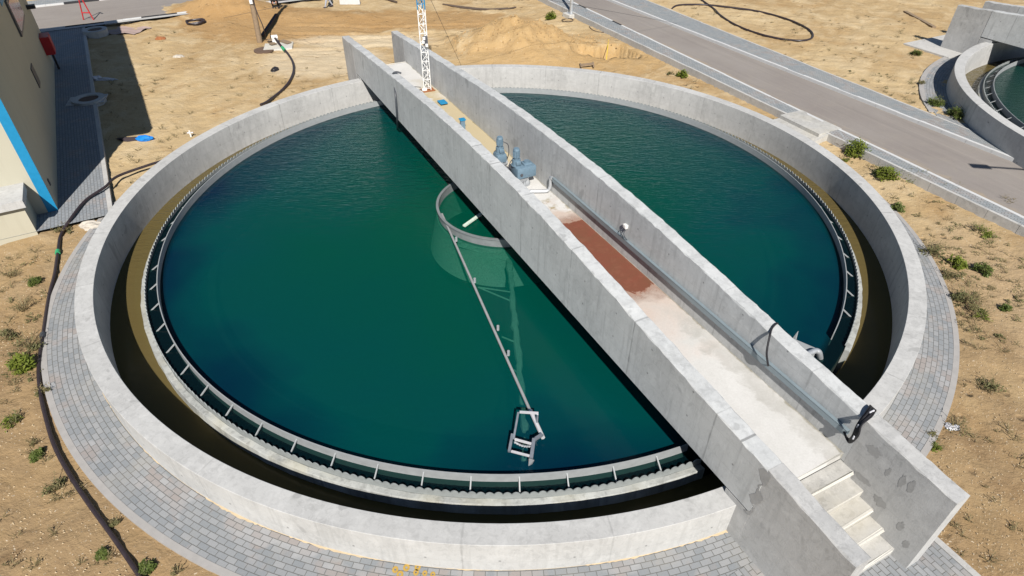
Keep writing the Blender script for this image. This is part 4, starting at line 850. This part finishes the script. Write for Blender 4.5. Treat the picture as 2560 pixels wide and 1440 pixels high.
# ------------------------------------------------------------------ people at the top edge
def skinned(name, verts, edges, radii, mat, parent):
    me = bpy.data.meshes.new(name); me.from_pydata(verts, edges, []); o = bpy.data.objects.new(name, me); COL.objects.link(o); o.parent = parent; me.materials.append(mat)
    s = o.modifiers.new('skin', 'SKIN'); sv = me.skin_vertices[0].data
    for i, r in enumerate(radii): sv[i].radius = (r, r); sv[i].use_root = (i == 0)
    ss = o.modifiers.new('sub', 'SUBSURF'); ss.levels = 1; ss.render_levels = 2; return o
def person(loc, rz, pose, label, top, legs_, hair=True):
    t = thing('person', loc, label, 'person', None, rz)
    V, E, R = [], [], []
    def chain(start, pts):
        p = start
        for x, y, z, r in pts: V.append((x, y, z)); R.append(r); E.append((p, len(V)-1)); p = len(V)-1
        return p
    J = pose
    V.append(J['pelvis'][:3]); R.append(J['pelvis'][3])
    ch = chain(0, J['spine']); hd = chain(ch, J['head'])
    for sd in ('L', 'R'): chain(0, J['leg'+sd])
    b = skinned('body', V, E, R, M[legs_], t)
    V2, E2, R2 = [J['spine'][0][:3]], [], [J['spine'][0][3]+.02]; V, E, R = V2, E2, R2
    c2_ = chain(0, [(x, y, z, r+.025) for x, y, z, r in J['spine'][1:]])
    for sd in ('L', 'R'): chain(c2_, J['arm'+sd])
    skinned('jacket', V, E, R, M[top], t)
    hx = J['head'][-1]; m = MB()
    bm = bmesh.new(); bmesh.ops.create_icosphere(bm, subdivisions=3, radius=1)
    for v in bm.verts: v.co = Vector((v.co.x*.078, v.co.y*.098+(-.012 if v.co.z < -.2 else 0), v.co.z*.118))
    bm.verts.index_update(); m.v = [v.co+Vector(hx[:3]) for v in bm.verts]; m.f = [tuple(v.index for v in f.verts) for f in bm.faces]; bm.free()
    for sx in (-1, 1): m.bbox(Vector(hx[:3])+Vector((sx*.08, 0, -.01)), (.02, .045, .06), 0, .008)
    m.bbox(Vector(hx[:3])+Vector((0, -.105, -.02)), (.028, .035, .045), 0, .01)
    o = link_mesh('head', m.v, m.f, M['skin'], t, True)
    h = MB(); h.v = [Vector(hx[:3])+Vector((a.x*1.09, a.y*1.09+.012, a.z*1.08+.012)) for a in [(x-Vector(hx[:3])) for x in m.v[:642]]]; h.f = [q for q in m.f if max(q) < 642 and all((m.v[i]-Vector(hx[:3])).z > -.02+.5*((m.v[i]-Vector(hx[:3])).y < -.04)*.1 for i in q)]
    link_mesh('hair', h.v, h.f, M['hair'], t, True)
    for sd in ('L', 'R'):
        w = Vector(J['arm'+sd][-1][:3]); hd_ = MB(); d = J.get('hand', Vector((0, -.5, -.85))); d = d.normalized(); sx = 1 if sd == 'L' else -1; xx = d.cross(Vector((1, 0, 0))).normalized(); zz = Vector((1, 0, 0))
        hd_.tube([w, w+d*.05, w+d*.09], [.026, .038, .034], 8)
        for k in range(4):
            b0 = w+d*.085+zz*(.027-.018*k); L = (.062, .072, .068, .052)[k]; hd_.tube([b0, b0+d*L*.5+xx*.004, b0+d*L*.9-xx*.018], [.009, .0085, .007], 6)
        hd_.tube([w+d*.03+zz*sx*.03, w+d*.06+zz*sx*.055, w+d*.09+zz*sx*.06-xx*.01], [.011, .010, .008], 6)
        link_mesh('hand', hd_.v, hd_.f, M['skin'], t, True)
        a = Vector(J['leg'+sd][-1][:3]); sh = MB(); sh.tube([a+Vector((0, .07, -.03)), a+Vector((0, -.02, -.025)), a+Vector((0, -.13, -.045)), a+Vector((0, -.20, -.055))], [.045, .055, .048, .03], 8); link_mesh('shoe', sh.v, sh.f, M['cloth_dark'], t, True)
    return t
squat = dict(pelvis=(0, .18, .36, .15), spine=[(0, .12, .55, .145), (0, -.02, .78, .15), (0, -.06, .90, .09)], head=[(0, -.10, 1.0, .05), (0, -.14, 1.10, .06)],
    legL=[(.15, -.20, .50, .085), (.17, .06, .10, .05), (.17, .02, .075, .045)], legR=[(-.15, -.20, .50, .085), (-.17, .06, .10, .05), (-.17, .02, .075, .045)],
    armL=[(.20, -.05, .84, .062), (.24, -.26, .62, .048), (.12, -.42, .50, .034)], armR=[(-.20, -.05, .84, .062), (-.24, -.26, .62, .048), (-.06, -.44, .48, .034)])
stride = dict(pelvis=(0, 0, .93, .14), spine=[(0, 0, 1.08, .135), (0, -.01, 1.30, .15), (0, -.01, 1.45, .09)], head=[(0, -.02, 1.54, .05), (0, -.03, 1.64, .06)],
    legL=[(.1, -.10, .52, .075), (.10, -.24, .12, .045), (.10, -.26, .075, .045)], legR=[(-.1, .06, .52, .075), (-.1, .28, .14, .045), (-.1, .26, .10, .045)],
    armL=[(.21, 0, 1.40, .06), (.25, .06, 1.12, .045), (.25, -.03, .90, .033)], armR=[(-.21, 0, 1.40, .06), (-.25, .05, 1.12, .045), (-.25, -.06, .90, .033)], hand=Vector((0, -.15, -1)))
p1 = gp(690, 20); person(p1, math.radians(12), squat, 'person in black crouching at the top edge right of the wooden pole', 'cloth_black', 'cloth_black')
p2 = gp(822, 19); person(p2, math.radians(-60), stride, 'person in grey trousers walking at the top edge, seen from the waist down', 'cloth_dark', 'cloth_grey')

# ------------------------------------------------------------------ plants
def leaf_cloud(n, rx, ry, h, ls, rg, spread=1.0, hollow=.35):
    v = []; f = []
    cl = rg.normal(0, 1, (max(5, n//45), 3)); cl /= np.linalg.norm(cl, axis=1)[:, None]; cl[:, 2] = np.abs(cl[:, 2]); cr = rg.uniform(.45, 1.0, len(cl))
    for i in range(n):
        c = rg.randint(len(cl)); d = cl[c]*cr[c]+rg.normal(0, .20, 3); d[2] = abs(d[2])
        p = Vector((d[0]*rx, d[1]*ry, .02+d[2]*h)); a = rg.uniform(0, 2*PI); t = rg.uniform(-.5, .9); L = ls*rg.uniform(.6, 1.3); w = L*.42
        u = Vector((math.cos(a)*math.cos(t), math.sin(a)*math.cos(t), math.sin(t))); s = Vector((-math.sin(a), math.cos(a), rg.uniform(-.4, .4))); b = len(v)
        v += [p-u*L*.5, p+s*w*.5, p+u*L*.5, p-s*w*.5]; f.append((b, b+1, b+2, b+3))
    return v, f
def stalks(n, R, h, rg, w=.012, lean=.7):
    v = []; f = []
    for i in range(n):
        a = rg.uniform(0, 2*PI); r = rg.uniform(0, R*.25); p = Vector((r*math.cos(a), r*math.sin(a), 0)); d = Vector((math.cos(a)*lean*rg.uniform(.4, 1.5), math.sin(a)*lean*rg.uniform(.4, 1.5), rg.uniform(.5, 1))).normalized()
        s = Vector((-math.sin(a), math.cos(a), 0))*w; L = h*rg.uniform(.5, 1.2); m = p+d*L*.6; e = p+d*L+Vector((0, 0, -.08*L)); b = len(v); v += [p-s, p+s, m+s*.8, m-s*.8, e]; f += [(b, b+1, b+2, b+3), (b+3, b+2, b+4)]
        for k in range(3):
            q = p+d*L*rg.uniform(.35, .95); aa = rg.uniform(0, 2*PI); o = Vector((math.cos(aa), math.sin(aa), rg.uniform(.1, .7)))*L*rg.uniform(.15, .3); o2 = Vector((-o.y, o.x, 0)).normalized()*w*1.3; b = len(v); v += [q, q+o*.6+o2, q+o, q+o*.6-o2]; f.append((b, b+1, b+2, b+3))
    return v, f
def bush(px, py, wpx, kind, label, seed, cat='bush', name='bush'):
    p = gp(px, py); d = (p-CC).length; R = wpx/2*d/FPX*.84; rg = np.random.RandomState(seed); t = thing(name, p, label, cat, 'green plants growing in the sand')
    mat, h, ls, den = {'bright': ('leaf_bright', .95, .15, 2.2), 'mid': ('leaf_mid', .75, .12, 1.8), 'low': ('leaf_bright', .4, .09, .55), 'olive': ('leaf_olive', .6, .10, .5), 'dry': ('leaf_olive', .45, .07, .16)}[kind]
    v, f = leaf_cloud(int((260+520*R*R*2.2)*den), R*.85, R*.85, R*h, ls*min(1.3, .55+R*.6), rg); link_mesh('foliage', v, f, M[mat], t)
    v, f = stalks(int((16+30*R)), R, R*1.15, rg, .007); link_mesh('stems', v, f, M['leaf_dry' if kind in ('dry', 'olive') else 'leaf_olive'], t); return t
BU = [(2138, 384, 66, 'bright', 'dense bright green bush right of the concrete steps, touching the pavement edge'), (2208, 445, 62, 'bright', 'second dense green bush from the concrete steps along the pavement'),
 (2115, 402, 26, 'low', 'small green sprig just left of the dense bush by the steps'), (2293, 455, 60, 'low', 'low yellow-green plant under the pavement edge, between the dense bush and the dry ones'),
 (2372, 482, 56, 'low', 'low spreading green plant against the pavement edge, near the right frame edge'), (2242, 527, 40, 'mid', 'small dark green plant closest to the right rim of the tank'),
 (2446, 580, 62, 'low', 'wide flat yellow-green plant standing alone on the right sand'), (2330, 635, 85, 'olive', 'large straggly olive plant where the ring paving begins on the right'),
 (2388, 663, 44, 'bright', 'broad-leaved bright green weed right of the straggly olive plant'), (2372, 695, 60, 'olive', 'olive weed patch below the broad-leaved weed on the right'),
 (2455, 680, 44, 'mid', 'compact dark green plant alone on the right sand'), (2420, 757, 90, 'olive', 'biggest dry olive bush right of the ring paving'), (2450, 790, 50, 'low', 'yellow-green clump at the lower right of the biggest olive bush'),
 (2470, 975, 62, 'olive', 'lone dark plant on the brown stubble right of the tank'), (2340, 1122, 34, 'low', 'small green tuft at the right paving edge above the stair wall'), (2390, 1072, 60, 'dry', 'dry brown tuft beside the white paper scrap'),
 (2510, 512, 46, 'olive', 'grey-green weed at the right frame edge under the pavement'), (2512, 775, 28, 'mid', 'little green plant near the right frame edge'),
 (2390, 292, 50, 'mid', 'green bush on the verge beyond the road, nearest the right edge'), (2338, 263, 48, 'mid', 'green bush beyond the road, left of another beside the far ring'), (2290, 138, 30, 'mid', 'small dark green bush left of the far bridge end'), (2302, 212, 28, 'olive', 'faded plant at the left edge of the far ring paving'),
 (1706, 192, 34, 'bright', 'bright green weed on the sand between far rim and road'), (1676, 186, 22, 'olive', 'small dull weed left of the bright one by the far rim'), (1377, 44, 34, 'bright', 'tall bright green shrub left of the lamp post'),
 (160, 580, 44, 'olive', 'grey-green plant growing over the hose by the annex'), (15, 850, 54, 'olive', 'dark green plant at the left frame edge'), (72, 868, 84, 'olive', 'large straggly plant against the long hose on the left'), (62, 922, 60, 'bright', 'bright green plant directly under the large straggly one on the left'),
 (38, 1055, 62, 'low', 'broad star-shaped green weed at the lower left frame edge'), (136, 1225, 62, 'olive', 'grey-green tuft left of the hose near the bottom'), (98, 1142, 34, 'mid', 'thin green seedling above the grey-green tuft, lower left'), (85, 1110, 34, 'dry', 'small withered weed above the thin seedling, lower left'),
 (255, 1392, 34, 'mid', 'small leafy plant left of the hose at the bottom edge'), (366, 1428, 40, 'mid', 'green plant touching the hose at the bottom edge'), (290, 1310, 30, 'olive', 'weed growing between hose and paving, lower left'), (88, 708, 34, 'mid', 'small round green plant left of the hose, level with the tank middle'), (28, 690, 52, 'dry', 'sprawling dry weed at the left frame edge'), (105, 985, 44, 'olive', 'thin olive weed straddling the hose beside the paving'), (445, 1430, 36, 'dry', 'dry weed at the bottom edge between hose and paving'),
 (60, 775, 70, 'dry', 'wide dry weed on the left sand halfway to the hose'), (2330, 1090, 30, 'olive', 'dark sprig at the right paving edge opposite the cable bundle')]
for i, b in enumerate(BU): bush(*b, seed=100+i)
# ground cover: dry tufts nobody could count, and pebbles
V_, F_ = [], []; rg = np.random.RandomState(5); made = 0
zones = [((2240, 2560, 520, 900), 80), ((2380, 2560, 880, 1440), 18), ((2330, 2420, 700, 1000), 30), ((0, 130, 620, 1000), 24), ((0, 300, 1000, 1440), 20), ((1620, 2060, 150, 330), 40), ((2060, 2450, 330, 520), 50), ((1900, 2330, 40, 260), 90), ((250, 480, 60, 460), 60), ((1500, 1900, 20, 60), 20), ((540, 880, 170, 260), 22)]
for (x0, x1, y0, y1), n in zones:
    for i in range(n):
        p = gp(rg.uniform(x0, x1), rg.uniform(y0, y1)); r = math.hypot(p.x, p.y)
        if r < (13.1 if p.y < 2 else 12.1): continue
        if side(L_out, p.x, p.y) > -.15 and side(L_far, p.x, p.y) < .15: continue
        if math.hypot(p.x-T2.x, p.y-T2.y) < 13.2 or (p-e0).dot(wdir) > -.2 and p.y > -2 and p.x < -12.5: continue
        if abs(BN.dot(p)) < 2.2 and BD.dot(p) < -11: continue
        R = rg.uniform(.08, .26); v, f = stalks(rg.randint(6, 14), R, R*1.1, rg, .006, 1.1); b = len(V_); V_ += [q+p for q in v]; F_ += [tuple(j+b for j in q) for q in f]
tag(link_mesh('dry_weeds', V_, F_, M['leaf_dry']), 'sparse dry weeds scattered over the sand', 'weeds', None, 'stuff')
V_, F_ = [], []
for (x0, x1, y0, y1), n in [((2340, 2560, 700, 1440), 900), ((0, 320, 600, 1440), 700), ((560, 1650, 60, 260), 420), ((1500, 2400, 60, 500), 420), ((260, 560, 40, 420), 260)]:
    for i in range(n):
        p = gp(rg.uniform(x0, x1), rg.uniform(y0, y1)); r = math.hypot(p.x, p.y)
        if r < (13.1 if p.y < 2 else 12.1) or (side(L_out, p.x, p.y) > -.1 and side(L_far, p.x, p.y) < .1) or math.hypot(p.x-T2.x, p.y-T2.y) < 13.1 or (abs(BN.dot(p)) < 2.2 and BD.dot(p) < -11): continue
        s = rg.uniform(.008, .026); a = rg.normal(0, 1, (4, 3)); b = len(V_); V_ += [p+Vector((s, 0, 0)), p+Vector((-s*.6, s*.8, 0)), p+Vector((-s*.5, -s*.8, s*.2)), p+Vector((0, 0, s))]; F_ += [(b, b+1, b+3), (b+1, b+2, b+3), (b+2, b, b+3)]
tag(link_mesh('pebbles', V_, F_, M['grit']), 'small pale stones scattered over the sand', 'pebbles', None, 'stuff')

# windblown sand along the foot of the wall, paint rings, repair patches
m = MB(); n = 420
for i in range(n+1):
    a = math.radians(-178)+(math.radians(-178+360-190+8)-0)*0+math.radians(112)*i/n; w = max(.003, .008+.016*math.sin(9*a)+.014*math.sin(31*a+1)+RNG.normal(0, .008)); c_, s_ = math.cos(a), math.sin(a)
    m.v += [Vector((11.99*c_, 11.99*s_, .022)), Vector(((12+w)*c_, (12+w)*s_, .007))]
    if i: m.f.append((2*i-2, 2*i, 2*i+1, 2*i-1))
tag(m.obj('sand_drift', M['grit']), kind='structure')
pmk = thing('paint_mark', at(1030, 1428, .006), 'cluster of small ochre paint rings on the pavers at the bottom edge', 'paint')
for q, r in (((988, 1424), .055), ((1000, 1436), .06), ((1016, 1419), .06), ((1044, 1418), .055), ((1040, 1431), .05), ((1062, 1433), .045), ((1082, 1436), .045)):
    c = at(q[0], q[1], .006); pm = MB(); b = 0
    for i in range(18):
        a = 2*PI*i/18; pm.v += [c+Vector((math.cos(a)*r, math.sin(a)*r*1.15, 0)), c+Vector((math.cos(a)*r*.35, math.sin(a)*r*.35, 0))]
    for i in range(18): j = (i+1) % 18; pm.f.append((b+2*i, b+2*j, b+2*j+1, b+2*i+1))
    pm.obj('ring_mark', M['ochre'], pmk)

def patch(o, sgn, cs, cz, rs, rz2, sd, tilt=0.):
    rg = np.random.RandomState(sd); pts = []
    for i in range(22):
        a = 2*PI*i/22; k = 1+rg.normal(0, .14); x = math.cos(a)*rs*k; y = math.sin(a)*rz2*k; pts.append(BR(cs+x+y*tilt, o, cz+y))
    return pts, tuple(range(22))
pt = MB()
for a in ((1.0-.003, 1, -12.55, 1.72, .13, .11, 1), (1.0-.003, 1, -13.15, 1.62, .05, .16, 2), (1.0-.003, 1, -13.3, 1.66, .05, .17, 3), (1.0-.003, 1, -12.62, 1.0, .17, .07, 4), (1.0-.003, 1, -13.05, .85, .13, .10, 5), (1.0-.003, 1, -13.5, .75, .05, .12, 6), (1.0-.003, 1, -13.72, .5, .05, .1, 7), (1.0-.003, 1, -12.9, 1.55, .04, .1, 8)):
    p, f = patch(*a); o = MB().add(p, [f]).obj('repair_patch', M['patch'], bridge); o['label'] = 'darker repair patch on the end wall'
pt = MB(); pts = []
for i in range(24):
    z = 2.18-1.25*i/23; pts.append((-12.2+RNG.normal(0, .012)+.035*math.sin(i*.9), z))
w = [max(.01, .05+.045*math.sin(i*.55+.5)+RNG.normal(0, .012)) for i in range(24)]
for (s0, z), q in zip(pts, w): pt.v += [BR(s0-q, -1.3385, z), BR(s0+q, -1.3385, z)]
for i in range(23): pt.f.append((2*i, 2*i+1, 2*i+3, 2*i+2))
o = pt.obj('joint_stain', M['patch'], bridge); o['label'] = 'dark damp stain along the wall joint'

V_, F_ = [], []; rg = np.random.RandomState(21)
for i in range(520):
    a = rg.uniform(0, 2*PI); q = rg.uniform(0, 1)**.6; x = MOUND.x+1.2+math.cos(a)*5.2*q; y = MOUND.y-.6+math.sin(a)*2.6*q
    if math.hypot(x, y) < 12.2 or side(L_out, x, y) > -.4: continue
    r_ = rg.uniform(.02, .085); p = Vector((x, y, gzs(x, y)+r_*.3)); b = len(V_); k = [p+Vector((math.cos(t_)*r_*rg.uniform(.7, 1.2), math.sin(t_)*r_*rg.uniform(.7, 1.2), -r_*.5)) for t_ in (0, 1.3, 2.5, 3.8, 5)]+[p+Vector((rg.normal(0, .3)*r_, rg.normal(0, .3)*r_, r_*.8))]
    V_ += k; F_ += [(b+j, b+(j+1) % 5, b+5) for j in range(5)]
tag(link_mesh('earth_clods', V_, F_, M['clod']), 'loose earth clods lying over the dug heap and pit', 'clods', None, 'stuff')

V_, F_ = [], []; rg = np.random.RandomState(33)
for (x0, x1, y0, y1), n in [((2260, 2560, 540, 860), 75), ((2050, 2450, 400, 520), 30), ((2000, 2330, 180, 260), 45), ((0, 110, 640, 960), 22)]:
    for i in range(n):
        p = gp(rg.uniform(x0, x1), rg.uniform(y0, y1))
        if math.hypot(p.x, p.y) < 13.15 or (side(L_out, p.x, p.y) > -.2 and side(L_far, p.x, p.y) < .2) or math.hypot(p.x-T2.x, p.y-T2.y) < 13.2: continue
        R_ = rg.uniform(.08, .24); v, f = leaf_cloud(rg.randint(14, 46), R_, R_, R_*.45, .055, rg); b = len(V_); V_ += [q+p for q in v]; F_ += [tuple(j+b for j in q) for q in f]
tag(link_mesh('low_weeds', V_, F_, M['leaf_olive']), 'low green ground cover scattered over the sand', 'weeds', None, 'stuff')
